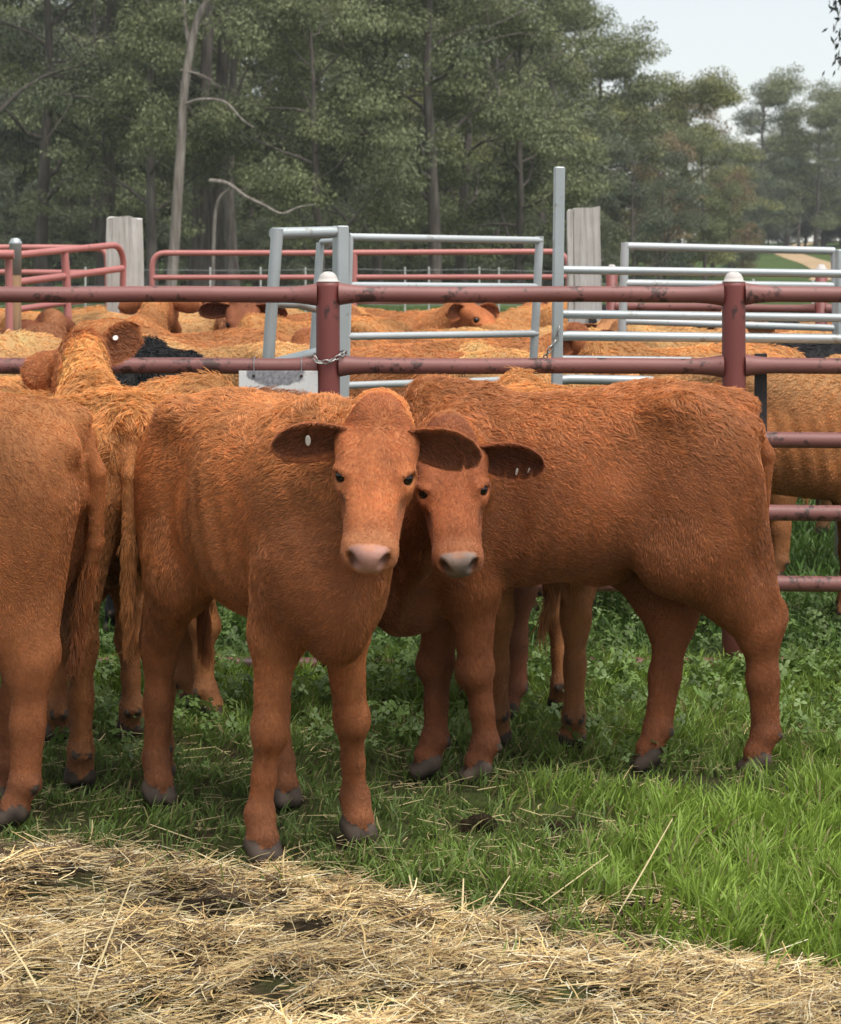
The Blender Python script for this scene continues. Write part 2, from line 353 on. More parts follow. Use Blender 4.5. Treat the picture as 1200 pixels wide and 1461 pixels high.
# dung and stones
M_DUNG, nt, b = newmat('dung'); tc = texco(nt); n1 = noise(nt, 60, 5, .65, tc)
nt.links.new(ramp(nt, n1.outputs[0], [(.3, (.012, .008, .005)), (.7, (.050, .034, .018))]).outputs[0], b.inputs['Base Color']); b.inputs['Roughness'].default_value = .95; b.inputs['Specular IOR Level'].default_value = .1; bump(nt, b, n1.outputs[0], 1.0, .03)
M_STONE, nt, b = newmat('stone'); tc = texco(nt); n1 = noise(nt, 90, 4, .6, tc)
nt.links.new(ramp(nt, n1.outputs[0], [(.3, (.38, .35, .28)), (.7, (.66, .62, .54))]).outputs[0], b.inputs['Base Color']); b.inputs['Roughness'].default_value = .85
def lump(name, px, py, rx, ry, h, mat, label, cat, seed, group=None):
    c = G(px, py); nv = VN(.7, seed); vs = []; nu, nvv = 22, 9; fs = []
    for i in range(nvv):
        t = i / (nvv - 1) * math.pi / 2
        for k in range(nu):
            a = 2 * math.pi * k / nu; d = np.array([math.cos(a) * math.cos(t), math.sin(a) * math.cos(t), math.sin(t)])
            w = 1 + .28 * nv((d * .45)[None])[0, 0] + .12 * VN(.25, seed + 1)((d * .4)[None])[0, 0]
            vs.append((d[0] * rx * w, d[1] * ry * w, d[2] * h * w - .006))
    for i in range(nvv - 1):
        for k in range(nu): fs.append((i * nu + k, i * nu + (k + 1) % nu, (i + 1) * nu + (k + 1) % nu, (i + 1) * nu + k))
    o = obj(name, mesh_np(name, vs, fs, 4, True, None, mat)); o.location = (c[0], c[1], ground_z(np.array([c[0]]), np.array([c[1]]))[0] + (.006 if name == 'dung_pat' else 0))
    return tag(o, label, cat, group)
gd = 'dark dung lying in the straw and grass'
lump('dung_pat', 302, 1292, .055, .06, .030, M_DUNG, 'dark lump of dung half buried in the straw below the front calf', 'dung', 41, gd)
lump('dung_pat', 440, 1338, .055, .05, .026, M_DUNG, 'flat dark dung pat in the middle of the straw', 'dung', 42, gd)
lump('dung_pat', 180, 1372, .050, .05, .026, M_DUNG, 'greyish dung pat in the straw at lower left', 'dung', 43, gd)
lump('dung_pat', 678, 1178, .050, .05, .034, M_DUNG, 'dark dung clod in the grass below the second calf', 'dung', 44, gd)
lump('dung_pat', 790, 1172, .035, .04, .020, M_DUNG, 'small dung clod in the grass right of a larger one', 'dung', 45, gd)
lump('dung_pat', 62, 1258, .085, .07, .035, M_DUNG, 'wide dark dung pat at the left rim of the straw', 'dung', 46, gd)
lump('dung_pat', 910, 1302, .080, .04, .022, M_DUNG, 'dung pat where the straw meets the long grass', 'dung', 47, gd)
gs = 'pale stones in the bare patch'
lump('stone', 926, 1141, .013, .012, .016, M_STONE, 'pale stone left in the bare patch behind the long grass', 'stone', 51, gs)
lump('stone', 1004, 1142, .013, .012, .013, M_STONE, 'pale stone right in the bare patch below the hind hoof', 'stone', 52, gs)
# ------------------------------------------------------------------ steel yards
def paintmat(name, paint, dark, rust, chip=.58, rough=.5, metal=0.0, sc=1.0):
    m, nt, b = newmat(name); tc = texco(nt)
    mp = nt.nodes.new('ShaderNodeMapping'); nt.links.new(tc, mp.inputs[0]); mp.inputs['Scale'].default_value = (1, 1, 1)
    n1 = noise(nt, 9 * sc, 6, .62, mp.outputs[0]); n2 = noise(nt, 55 * sc, 4, .6, mp.outputs[0]); n3 = noise(nt, 2.2 * sc, 3, .5, mp.outputs[0])
    base = ramp(nt, n3.outputs[0], [(.3, dark), (.7, paint)])
    mx = nd(nt, 'ShaderNodeMath', operation='MULTIPLY_ADD'); nt.links.new(n2.outputs[0], mx.inputs[0]); mx.inputs[1].default_value = .45; nt.links.new(n1.outputs[0], mx.inputs[2])
    ch = ramp(nt, mx.outputs[0], [(chip + .20, (0, 0, 0)), (chip + .27, (1, 1, 1))])
    col = mixc(nt, ch.outputs[0], base.outputs[0], rust); nt.links.new(col, b.inputs['Base Color'])
    b.inputs['Roughness'].default_value = rough; b.inputs['Metallic'].default_value = metal
    bump(nt, b, n2.outputs[0], .25, .003); return m
M_RED = paintmat('old_red_paint', (.275, .110, .094), (.19, .072, .062), (.070, .032, .026), .59, .50)
M_REDP = paintmat('red_post_paint', (.235, .060, .050), (.15, .042, .036), (.06, .025, .02), .62, .5)
M_GATE = paintmat('faded_red_gate_paint', (.52, .20, .175), (.42, .145, .13), (.16, .07, .05), .70, .55)
M_GALV = paintmat('galvanised_steel', (.48, .52, .52), (.36, .40, .40), (.32, .32, .29), .66, .42, .35)
M_GALVW = paintmat('white_galvanised', (.52, .545, .545), (.40, .43, .43), (.32, .32, .30), .66, .45, .2)
M_RUSTY = paintmat('dark_steel', (.035, .030, .028), (.022, .018, .017), (.085, .045, .03), .6, .6)
M_CAP = paintmat('pale_cap', (.62, .58, .54), (.48, .44, .41), (.30, .26, .24), .62, .7)
M_CHAIN = paintmat('chain_steel', (.48, .47, .44), (.32, .31, .29), (.20, .13, .08), .62, .4, .7, 4)
M_WIRE = paintmat('fence_wire', (.34, .35, .35), (.26, .27, .27), (.2, .18, .16), .7, .5, .4)
M_DROP = paintmat('white_dropper', (.62, .60, .57), (.50, .48, .46), (.35, .3, .26), .66, .6)
def woodmat(name, a, bcol, c):
    m, nt, b = newmat(name); tc = texco(nt); mp = nt.nodes.new('ShaderNodeMapping'); nt.links.new(tc, mp.inputs[0]); mp.inputs['Scale'].default_value = (28, 28, 1.6)
    n1 = noise(nt, 1.6, 6, .65, mp.outputs[0]); n2 = noise(nt, 5, 4, .6, tc)
    col = mixc(nt, .5, ramp(nt, n1.outputs[0], [(.25, c), (.45, bcol), (.75, a)]).outputs[0], ramp(nt, n2.outputs[0], [(.3, (.7, .68, .64)), (.7, (1.2, 1.18, 1.15))]).outputs[0], 'MULTIPLY')
    nt.links.new(col, b.inputs['Base Color']); b.inputs['Roughness'].default_value = .9; bump(nt, b, n1.outputs[0], .9, .012); return m
M_WOOD = woodmat('weathered_timber', (.62, .61, .58), (.52, .50, .47), (.26, .24, .22))
M_WOODB = woodmat('brown_timber', (.34, .20, .10), (.24, .14, .075), (.08, .05, .03))

def flared(p, q, r, fl, seg=14, n=9):
    """rail between posts with swaged, flared ends"""
    p, q = Vector(p), Vector(q); L = (q - p).length; pts, rad = [], []
    ts = sorted(set([0, .012, .03, .055, .085, .12, L - .12, L - .085, L - .055, L - .03, L - .012, L] + [L * i / n for i in range(1, n) if .13 < L * i / n < L - .13]))
    for i, t in enumerate(ts):
        e = min(t, L - t); k = max(0, 1 - e / .12); jit = .0015 * math.sin(t * 7.3 + r * 900)
        pts.append(p + (q - p) * (t / L) + Vector((0, 0, jit))); rad.append(r + fl * k * k)
    return pts, rad

YF = 9.3; FX = [-111, 468, 1047, 1626]; RY = [420, 522, 628, 732, 833, 937]
fence = empty('pipe_fence', (P(468, 365, YF)[0], YF, 0)); fo = np.array(fence.location)
tag(fence, 'dark red pipe fence with domed posts running across behind the calves', 'fence')
zt = P(0, 403, YF)[2]
for px in FX:
    x = P(px, 365, YF)[0]; mb = MB(); mb.lathe((0, 0, 0), [(.044, -.3), (.044, .4), (.0445, .9), (.0435, zt - .015), (.0425, zt)], 24)
    po = mb.build('post', M_REDP, fence, Vector((x, YF, 0)) - fence.location)
    mb = MB(); mb.lathe((0, 0, zt), [(.043, .0005), (.0435, .006), (.036, .007), (.034, .018), (.026, .031), (.014, .039), (.002, .041)], 24); mb.build('cap', M_CAP, po)
xe = [P(px, 365, YF)[0] for px in FX]
for i in range(3):
    for j, ry in enumerate(RY):
        z = P(0, ry, YF)[2] if j < 5 else .045; a, b_ = xe[i] + .040, xe[i + 1] - .040
        if j == 5 and i == 2: b_ = P(1150, 365, YF)[0]
        pts, rad = flared((a, YF, z), (b_, YF, z), .0295, .013)
        if j == 5: rad = [.026] * len(rad)
        if j == 5 and i == 2: rad = [.026] * (len(rad) - 3) + [.033, .034, .033]
        mb = MB(); mb.tube([Vector(p) - fence.location for p in pts], rad, 14); mb.build('rail', M_RED, fence)
# loose dark steel bar standing behind the rails
mb = MB(); x = P(1088, 365, YF)[0]; zb = P(0, 505, YF)[2]
mb.box((0, 0, zb / 2 - .1), (.046, .012, zb + .2), None, .002); mb.box((.019, .020, zb / 2 - .1), (.008, .032, zb + .2), None, .001)
tag(mb.build('steel_stake', M_RUSTY, None, (x, YF + .050, 0)), 'dark rusty angle-iron stake standing against the fence rails beside the right post', 'stake')
# worn white board wired under the second rail
M_BOARD, nt, b = newmat('worn_white_board'); tc = texco(nt); n1 = noise(nt, 11, 5, .6, tc); n2 = noise(nt, 60, 4, .7, tc)
mp = nt.nodes.new('ShaderNodeMapping'); nt.links.new(tc, mp.inputs[0]); mp.inputs['Location'].default_value = (.06, 0, .02); mp.inputs['Scale'].default_value = (7.5, 1, 17)
gr = nd(nt, 'ShaderNodeTexGradient', gradient_type='SPHERICAL'); nt.links.new(mp.outputs[0], gr.inputs[0])
mm = nd(nt, 'ShaderNodeMath', operation='ADD'); nt.links.new(gr.outputs['Fac'], mm.inputs[0]); sb = nd(nt, 'ShaderNodeMath', operation='SUBTRACT'); nt.links.new(n1.outputs[0], sb.inputs[0]); sb.inputs[1].default_value = .5; nt.links.new(sb.outputs[0], mm.inputs[1])
msk = ramp(nt, mm.outputs[0], [(.16, (0, 0, 0)), (.26, (1, 1, 1))]); speck = ramp(nt, n2.outputs[0], [(.60, (0, 0, 0)), (.66, (1, 1, 1))])
gcol = ramp(nt, n2.outputs[0], [(.3, (.14, .14, .15)), (.6, (.33, .33, .34))])
col = mixc(nt, msk.outputs[0], (.74, .74, .71), gcol.outputs[0]); col = mixc(nt, speck.outputs[0], col, (.45, .43, .40)); nt.links.new(col, b.inputs['Base Color']); b.inputs['Roughness'].default_value = .6
bd = empty('worn_board', (P(398, 365, YF)[0], YF - .040, P(0, 531, YF)[2]))
tag(bd, 'worn white metal board with grey patches hung under the fence rail', 'board')
mb = MB(); mb.box((0, 0, -.068), (.290, .003, .150), None, .001); mb.build('panel', M_BOARD, bd)
for sx in (-.09, .085):
    mb = MB(); mb.tube([(sx, -.006, -.012), (sx, .003, -.012)], .006, 10); mb.build('bolt', M_RUSTY, bd)
    mb = MB(); mb.tube([(sx, .0, -.010)] + [(sx, .038 + .036 * math.cos(t), .022 + .036 * math.sin(t)) for t in np.linspace(3.6, -.6, 9)] + [(sx, .003, -.012)], .0018, 6); mb.build('wire_tie', M_WIRE, bd)

def chain(name, pts, r, wire, label):
    """links along a path, alternately turned"""
    pts = [np.array(p, float) for p in pts]; root = empty(name, tuple(pts[0])); tag(root, label, 'chain')
    d = [0]; 
    for a, b_ in zip(pts, pts[1:]): d.append(d[-1] + np.linalg.norm(b_ - a))
    n = int(d[-1] / (r * 2.3)); at = lambda s: np.array([np.interp(s, d, [p[k] for p in pts]) for k in range(3)])
    for i in range(n):
        s = (i + .5) * d[-1] / n; c = at(s); t = unit(at(min(s + .004, d[-1])) - at(max(s - .004, 0)))
        a = unit(np.cross(t, (0, .3, 1))) ; b_ = np.cross(t, a); u = (a * .75 + b_ * .66) if i % 2 else (a * .66 - b_ * .75)
        ring = [c + t * (r * 1.45 * math.cos(th)) + u * (r * .75 * math.sin(th)) for th in np.linspace(0, 2 * math.pi, 12, endpoint=False)]
        mb = MB(); mb.tube([Vector(p) - root.location for p in ring], wire, 6, closed=True); mb.build('link', M_CHAIN, root)
px0 = xe[1]
chain('post_chain', [P(446, 508, YF - .045), P(455, 517, YF - .055), P(470, 516, YF - .058), P(484, 509, YF - .052), P(493, 502, YF - .01), P(488, 503, YF + .052), P(468, 506, YF + .058), P(448, 506, YF + .045)], .010, .0032, 'galvanised chain looped round the red fence post above the white board')

# galvanised gates and posts behind the fence
def gate(name, label, bars, mat, parent=None, org=None, cat='gate', seg=10):
    """bars: (part name, [(px,py,Y)...], radius)"""
    o = np.array(org if org is not None else P(*bars[0][1][0])); root = empty(name, (o[0], o[1], 0)); tag(root, label, cat)
    for nm, path, r in bars:
        mb = MB(); pts = [Vector(P(*q)) - root.location for q in path]; mb.tube(pts, r, seg)
        mb.build(nm, mat, root)
    return root
def sqpost(name, px, py_top, Y, w, rot, mat, label, lean=0.0, cat='post'):
    b_ = P(px, py_top, Y); h = b_[2] + .3; mb = MB(); R = Matrix.Rotation(rot, 3, 'Z')
    mb.box((0, 0, h / 2 - .3), (w, w, h), R, .004); o = mb.build(name, mat, None, (b_[0], Y, 0)); o.rotation_euler = (0, lean, 0)
    return tag(o, label, cat)
sqpost('gate_post', 486, 322, 9.75, .050, .5, M_GALV, 'square galvanised gate post just behind the left red post')
sqpost('gate_post', 790, 238, 10.15, .041, .12, M_GALV, 'tall thin galvanised post standing above the other rails', .012)
gate('galvanised_gate', 'narrow galvanised gate leaf standing open left of the gate post', [
    ('stile', [(396, 326, 9.55), (389, 420, 9.55), (383, 512, 9.55), (370, 760, 9.55)], .023),
    ('stile', [(457, 346, 10.3), (451, 440, 10.3), (446, 520, 10.3), (436, 760, 10.3)], .0165),
    ('rail', [(388, 333, 9.55), (478, 331, 9.72)], .022), ('rail', [(392, 433, 9.55), (425, 434, 9.8), (452, 441, 10.25)], .017), ('rail', [(384, 520, 9.55), (450, 503, 10.25)], .020), ('rail', [(380, 640, 9.55), (447, 615, 10.25)], .02),
    ('rail', [(459, 345, 10.3), (480, 344, 10.1)], .012)], M_GALV)
gate('galvanised_gate', 'wide galvanised gate with four thin rails between the two galvanised posts', [
    ('stile', [(770, 337, 10.35), (766, 425, 10.35), (761, 515, 10.35), (755, 640, 10.35)], .017),
    ('stile', [(500, 338, 9.8), (496, 480, 9.8), (492, 640, 9.8)], .012),
    ('rail', [(498, 338, 9.8), (772, 343, 10.35)], .0145), ('rail', [(496, 407, 9.8), (768, 409, 10.35)], .0135), ('rail', [(495, 480, 9.8), (766, 476, 10.35)], .0145), ('rail', [(492, 550, 9.8), (762, 541, 10.35)], .014), ('rail', [(492, 620, 9.8), (760, 605, 10.35)], .014)], M_GALVW)
gate('galvanised_rails', 'run of five galvanised rails starting at the tall thin post', [
    ('rail', [(799, 385, 10.2), (1230, 391, 10.5)], .017), ('rail', [(796, 448, 10.2), (1230, 454, 10.5)], .018),
    ('rail', [(794, 480, 10.2), (812, 479, 10.2), (1230, 484, 10.5)], .020), ('rail', [(798, 511, 10.2), (1230, 516, 10.5)], .012), ('rail', [(794, 543, 10.2), (812, 541, 10.2), (1230, 549, 10.5)], .020),
    ('stile', [(1240, 380, 10.5), (1240, 560, 10.5), (1240, 760, 10.5)], .02)], M_GALV, cat='rails')
chain('gate_chain', [P(798, 466, 10.12), P(794, 482, 10.12), P(784, 500, 10.12), P(774, 516, 10.2)], .011, .0032, 'pale chain hanging from the tall galvanised post to the gate')
gate('panel_gate', 'far galvanised gate panel whose top rail stands above the right fence post', [
    ('stile', [(892, 346, 12.6), (890, 410, 12.6), (888, 470, 12.6), (885, 640, 12.6)], .021), ('stile', [(1190, 356, 12.9), (1192, 420, 12.9), (1193, 500, 12.9), (1194, 640, 12.9)], .019),
    ('rail', [(892, 351, 12.6), (1190, 358, 12.9)], .0195), ('rail', [(891, 404, 12.6), (1190, 408, 12.9)], .0195), ('rail', [(889, 458, 12.6), (1191, 468, 12.9)], .0175), ('rail', [(888, 515, 12.6), (1192, 525, 12.9)], .0175)], M_GALVW, cat='gate panel')
sqpost('gate_post', 1200, 356, 12.7, .050, .2, M_GALV, 'galvanised gate post at the right edge of the far panel')

# timber strainers
def timber(px, py, Y, w, d, seed, label, split=False):
    t = P(px, py, Y); root = empty('timber_post', (t[0], Y, 0)); tag(root, label, 'post', 'weathered timber posts'); r = random.Random(seed)
    def prism(nm, cx, ww, dd, h, n=18):
        mb = MB(); vs, fs = [], []; prof = [(-ww/2, -dd/2), (-ww*.2, -dd/2 - .006), (ww*.2, -dd/2 + .004), (ww/2, -dd/2), (ww/2 + .004, 0), (ww/2, dd/2), (-ww/2, dd/2), (-ww/2 - .004, 0)]
        jit = [(r.uniform(-.008, .008), r.uniform(-.008, .008)) for _ in prof]
        for i in range(n + 1):
            z = -.4 + (h + .4) * i / n; s = 1 + .07 * (1 - i / n)
            for k, (x, y) in enumerate(prof):
                wob = .006 * math.sin(z * 5 + k * 2.1 + seed); zz = z + (jit[k][0] * 1.4 + .012 * math.sin(k) if i == n else 0)
                vs.append((cx + x * s + jit[k][0] + wob, y * s + jit[k][1], zz))
        m = len(prof)
        for i in range(n):
            for k in range(m): fs.append((i*m+k, i*m+(k+1)%m, (i+1)*m+(k+1)%m, (i+1)*m+k))
        fs.append(tuple(n*m+k for k in range(m))); mb.add(vs, fs, False); return mb.build(nm, M_WOOD, root)
    if split: prism('slab', w * .09, w * .80, d, t[2]); prism('split_face', -w * .42, w * .17, d * .85, t[2] - .015)
    else: prism('slab', 0, w, d, t[2])
    for k, z in enumerate((1.28, 1.02, .7)):
        mb = MB(); R = w * .62; mb.tube([(R * math.cos(a), (d * .62) * math.sin(a), z + .004 * math.sin(3 * a)) for a in np.linspace(0, 6.283, 16, endpoint=False)], .004, 5, closed=True); mb.build('wire_wrap', M_WIRE, root)
    return root
timber(178, 311, 17.2, .215, .16, 3, 'weathered grey timber post standing between the red gates at left')
timber(833, 297, 17.0, .205, .17, 8, 'tall weathered grey timber post with a split side right of centre', True)

# faded red gates at the back of the yards
def arc(p0, p1, p2, n=6):
    return [tuple((1-t)**2 * np.array(p0) + 2*t*(1-t) * np.array(p1) + t*t * np.array(p2)) for t in np.linspace(0, 1, n)]
Yr = 20.0
gate('red_gate', 'long faded red gate with rounded corners in the middle of the yards', [
    ('frame', [(217, 620, Yr), (217, 480, Yr), (217, 392, Yr)] + arc((217, 380, Yr), (218, 361, Yr), (236, 361, Yr)) + [(420, 361, Yr), (600, 360, Yr), (780, 359, Yr)] + arc((790, 359, Yr), (810, 360, Yr), (811, 384, Yr)) + [(811, 480, Yr), (811, 620, Yr)], .0225),
    ('rail', [(218, 396, Yr), (810, 395, Yr)], .021), ('rail', [(218, 431, Yr), (810, 430, Yr)], .019), ('rail', [(218, 468, Yr), (810, 467, Yr)], .02),
    ('brace', [(505, 362, Yr), (505, 600, Yr)], .028)], M_GATE)
gate('red_gate', 'faded red gate slanting past the grey timber post at left', [
    ('frame', [(20, 364, 15.2), (60, 360, 15.7), (100, 356, 16.2), (140, 352, 16.6)] + arc((160, 350, 16.8), (174, 349, 16.9), (176, 374, 16.95)) + [(175, 420, 16.95), (174, 560, 16.95)], .0215),
    ('rail', [(20, 403, 15.2), (100, 393, 16.2), (174, 383, 16.9)], .0225), ('rail', [(20, 442, 15.2), (100, 431, 16.2), (172, 422, 16.9)], .02), ('rail', [(20, 490, 15.2), (172, 460, 16.9)], .02), ('brace', [(92, 361, 16.1), (95, 400, 16.1), (97, 470, 16.1)], .026)], M_GATE)
gate('red_gate', 'faded red gate farther back at the left edge', [
    ('frame', [(-40, 353, 19), (60, 353, 19), (130, 354, 19)] + arc((140, 355, 19), (153, 356, 19), (153, 374, 19)) + [(154, 420, 19), (154, 560, 19)], .0225),
    ('rail', [(-40, 388, 19), (152, 389, 19)], .021), ('rail', [(-40, 425, 19), (152, 426, 19)], .021)], M_GATE)
lp = empty('corner_post', (P(22, 365, 14.5)[0], 14.5, 0)); tag(lp, 'round corner post at the left edge, galvanised cap over brown timber', 'post')
mb = MB(); mb.lathe((0, 0, 0), [(.036, -.3), (.036, .5), (.035, 1.0), (.034, P(0, 385, 14.5)[2])], 16); mb.build('timber', M_WOODB, lp)
mb = MB(); z0 = P(0, 392, 14.5)[2]; z1 = P(0, 349, 14.5)[2]; mb.lathe((0, 0, 0), [(.0355, z0), (.0355, z1), (.038, z1 + .003), (.038, z1 + .014), (.030, z1 + .022), (.028, z1 + .032), (.012, z1 + .038)], 16); mb.build('cap', M_GALV, lp)
gate('rail_end', 'dark rail and red upright running off the left edge beside the corner post', [('rail', [(-60, 362, 14.2), (20, 363, 14.2)], .026), ('stile', [(12, 370, 14.25), (13, 420, 14.25), (14, 560, 14.25)], .022)], M_GATE, cat='rails')
# red posts and rails farther back on the right
bf = empty('pipe_fence', (P(873, 365, 15.5)[0], 15.5, 0)); tag(bf, 'far red pipe fence with two capped posts on the right', 'fence')
for px, Yp in ((873, 15.5), (1172, 15.0)):
    x = P(px, 365, Yp)[0]; top = P(0, 386, Yp)[2]; mb = MB(); mb.lathe((0, 0, 0), [(.036, -.3), (.036, .7), (.036, top)], 18); po = mb.build('post', M_REDP, bf, Vector((x, Yp, 0)) - bf.location)
    mb = MB(); mb.lathe((0, 0, top), [(.037, .0005), (.038, .008), (.026, .016), (.022, .030), (.010, .038)], 18); mb.build('cap', M_CAP, po)
for y0, y1 in ((437, 441), (500, 505), (560, 566)):
    for a, b_ in (((873, y0, 15.5), (1172, y1, 15.0)), ((1172, y1, 15.0), (1420, y1 + 3, 14.6))):
        pa, pb = Vector(P(*a)), Vector(P(*b_)); d = (pb - pa).normalized(); pts, rad = flared(pa + d * .034, pb - d * .034, .025, .010); mb = MB(); mb.tube([p - bf.location for p in pts], rad, 10); mb.build('rail', M_RED, bf)

# wire stock fence in front of the trees
def wire_fence(name, label, xs, Y, h, wires, mesh=0.0, drop=M_DROP, rad=.011):
    root = empty(name, (xs[0], Y, 0)); tag(root, label, 'fence'); zg = lambda x: float(ground_z(np.array([x]), np.array([Y]))[0])
    for x in xs:
        mb = MB(); mb.box((0, 0, h / 2 - .1), (rad * 2, rad * 2, h + .2), None, .003); mb.build('dropper', drop, root, (x - xs[0], 0, zg(x)))
    for z in wires:
        mb = MB(); mb.tube([(x - xs[0], -.012, zg(x) + z - .01 * math.sin(i * 1.7)) for i, x in enumerate(xs)], .0035, 4); mb.build('wire', M_WIRE, root)
    if mesh:
        mb = MB(); x = xs[0]
        while x < xs[-1]: mb.tube([(x - xs[0], -.014, zg(x) + .03), (x - xs[0], -.014, zg(x) + wires[-1])], .0028, 3, caps=False); x += mesh
        w = mb.build('netting', M_WIRE, root); w['kind'] = 'stuff'
    return root
Yw = 34.0
wire_fence('wire_fence', 'wire stock fence with thin white droppers below the trees', [P(p, 365, Yw)[0] for p in (-60, 20, 122, 215, 300, 372, 436, 505, 578, 612, 684, 712, 790, 850)], Yw, 1.46, (.2, .45, .7, .95, 1.2, 1.42))
wire_fence('netting_fence', 'wire netting fence running behind the right-hand gates', [P(p, 365, 27.0)[0] for p in (830, 905, 990, 1075, 1160, 1240)], 27.0, 1.34, (.15, .35, .55, .8, 1.05, 1.3), .16, M_DROP, .012)
# ------------------------------------------------------------------ gum forest behind the yards
def barkmat(name, a, b_, c):
    m, nt, b = newmat(name); tc = texco(nt); mp = nt.nodes.new('ShaderNodeMapping'); nt.links.new(tc, mp.inputs[0]); mp.inputs['Scale'].default_value = (5, 5, .5)
    n1 = noise(nt, 1.5, 6, .65, mp.outputs[0]); n2 = noise(nt, .5, 4, .6, tc)
    col = mixc(nt, .6, ramp(nt, n1.outputs[0], [(.3, c), (.5, b_), (.72, a)]).outputs[0], ramp(nt, n2.outputs[0], [(.35, (.6, .58, .56)), (.65, (1.3, 1.3, 1.3))]).outputs[0], 'MULTIPLY')
    nt.links.new(col, b.inputs['Base Color']); b.inputs['Roughness'].default_value = .92; bump(nt, b, n1.outputs[0], .8, .05); return m
M_BARKD = barkmat('dark_bark', (.20, .17, .145), (.12, .10, .085), (.035, .028, .024))
M_BARKP = barkmat('pale_bark', (.40, .36, .32), (.25, .21, .185), (.10, .08, .068))
M_GUM = leafmat('gum_leaf', .18, .55, .3)
def rot_about(v, axis, a): return np.array(Quaternion(Vector(axis), a) @ Vector(v))
def tree_data(seed, H, hb, R, trunk_r, nlimb, nclump, leaves, col, ls=1.0, lean=0.0, fork=False, sparse=1.0):
    """returns trunk MB and crown arrays for a gum: limbs carry clumps of hanging leaves"""
    r = np.random.default_rng(seed); mb = MB()
    path = []; off = np.zeros(2); top = H * .86
    for i in range(9):
        t = i / 8; off = off + r.normal(0, .09, 2) * (t > 0); path.append(np.array([off[0] + lean * t * H * .3, off[1], -.3 + (top + .3) * t]))
    def taper(n, r0, r1): return [r0 + (r1 - r0) * (i / (n - 1))**.8 for i in range(n)]
    rad = taper(9, trunk_r, trunk_r * .22); rad[0] *= 1.35
    mb.tube(path, rad, 9, caps=False)
    ends = []; pth = np.array(path)
    at = lambda z: np.array([np.interp(z, pth[:, 2], pth[:, k]) for k in range(3)])
    for k in range(nlimb):
        z = hb * .8 + (top - hb * .8) * ((k + r.random() * .8) / nlimb)**.9; a = k * 2.4 + r.normal(0, .5); s = at(z)
        rr = R * (.55 + .55 * math.sin(math.pi * min(1, .25 + .75 * (z - hb * .7) / (H - hb * .7)))) * r.uniform(.6, 1.1)
        d = np.array([math.cos(a), math.sin(a), r.uniform(.25, .9)]); pts = [s]; cur = s.copy(); n = 5
        for i in range(n):
            d = unit(d + r.normal(0, .22, 3) + np.array([0, 0, .05])); cur = cur + d * rr / n; pts.append(cur.copy())
        tr_ = np.interp(z, pth[:, 2], rad) * .55; mb.tube(pts, taper(6, tr_, .02), 5, caps=False)
        ends.append(pts[-1]); ends.append(pts[-3])
        for _ in range(2):
            j = r.integers(2, 5); d2 = unit(d + r.normal(0, .7, 3)); p2 = [pts[j]]; c2 = pts[j].copy()
            for i in range(3): d2 = unit(d2 + r.normal(0, .2, 3)); c2 = c2 + d2 * rr * .16; p2.append(c2.copy())
            mb.tube(p2, taper(4, tr_ * .4, .012), 4, caps=False); ends.append(p2[-1])
    ends = np.array(ends + [path[-1]])
    # clumps
    ci = r.integers(0, len(ends), nclump); C = ends[ci] + r.normal(0, .22, (nclump, 3)) * R * np.array([.7, .7, .5]) * .6
    C[:, 2] = np.clip(C[:, 2], hb, None); cr = R * r.uniform(.13, .29, nclump)
    per = r.multinomial(leaves, cr**2 / (cr**2).sum()); cid = np.repeat(np.arange(nclump), per); n = len(cid)
    d = r.normal(size=(n, 3)); d /= np.linalg.norm(d, axis=1)[:, None]; q = r.random(n)**.42
    pos = C[cid] + d * (cr[cid] * q)[:, None] * np.array([1.05, 1.05, .62])
    pos[:, 2] -= .12 * cr[cid] * (d[:, 0]**2 + d[:, 1]**2) * 2
    ln = ls * r.uniform(.10, .20, n); wd = ln * r.uniform(.30, .50, n)
    ax = d * .55 + r.normal(0, .55, (n, 3)) + np.array([0, 0, -.65]); ax /= np.linalg.norm(ax, axis=1)[:, None]
    sd = np.cross(ax, r.normal(size=(n, 3))); sd /= np.maximum(np.linalg.norm(sd, axis=1), 1e-6)[:, None]
    V = np.empty((n, 4, 3), np.float32)
    V[:, 0] = pos; V[:, 1] = pos + ax * (ln * .45)[:, None] + sd * (wd * .5)[:, None]; V[:, 2] = pos + ax * ln[:, None]; V[:, 3] = pos + ax * (ln * .45)[:, None] - sd * (wd * .5)[:, None]
    cl = np.array(col) * (1 + .22 * r.normal(size=(nclump, 1)) * np.array([1, .9, .8]))[cid] * r.uniform(.65, 1.35, (n, 1)); cl = np.clip(cl, .008, .5)
    return mb, V.reshape(-1, 3), np.arange(n * 4).reshape(-1, 4), np.repeat(cl, 4, axis=0)
def proto_tree(name, bark, *a, **k):
    mb, V, F, C = tree_data(*a, **k); root = empty(name); mb.build('trunk', bark, root)
    obj('crown', mesh_np('crown', V, F, 4, False, C, M_GUM), root); return root
GRN, DRK, OLV, BRN, GRY = (.175, .195, .096), (.142, .162, .090), (.220, .230, .096), (.240, .185, .105), (.125, .145, .092)
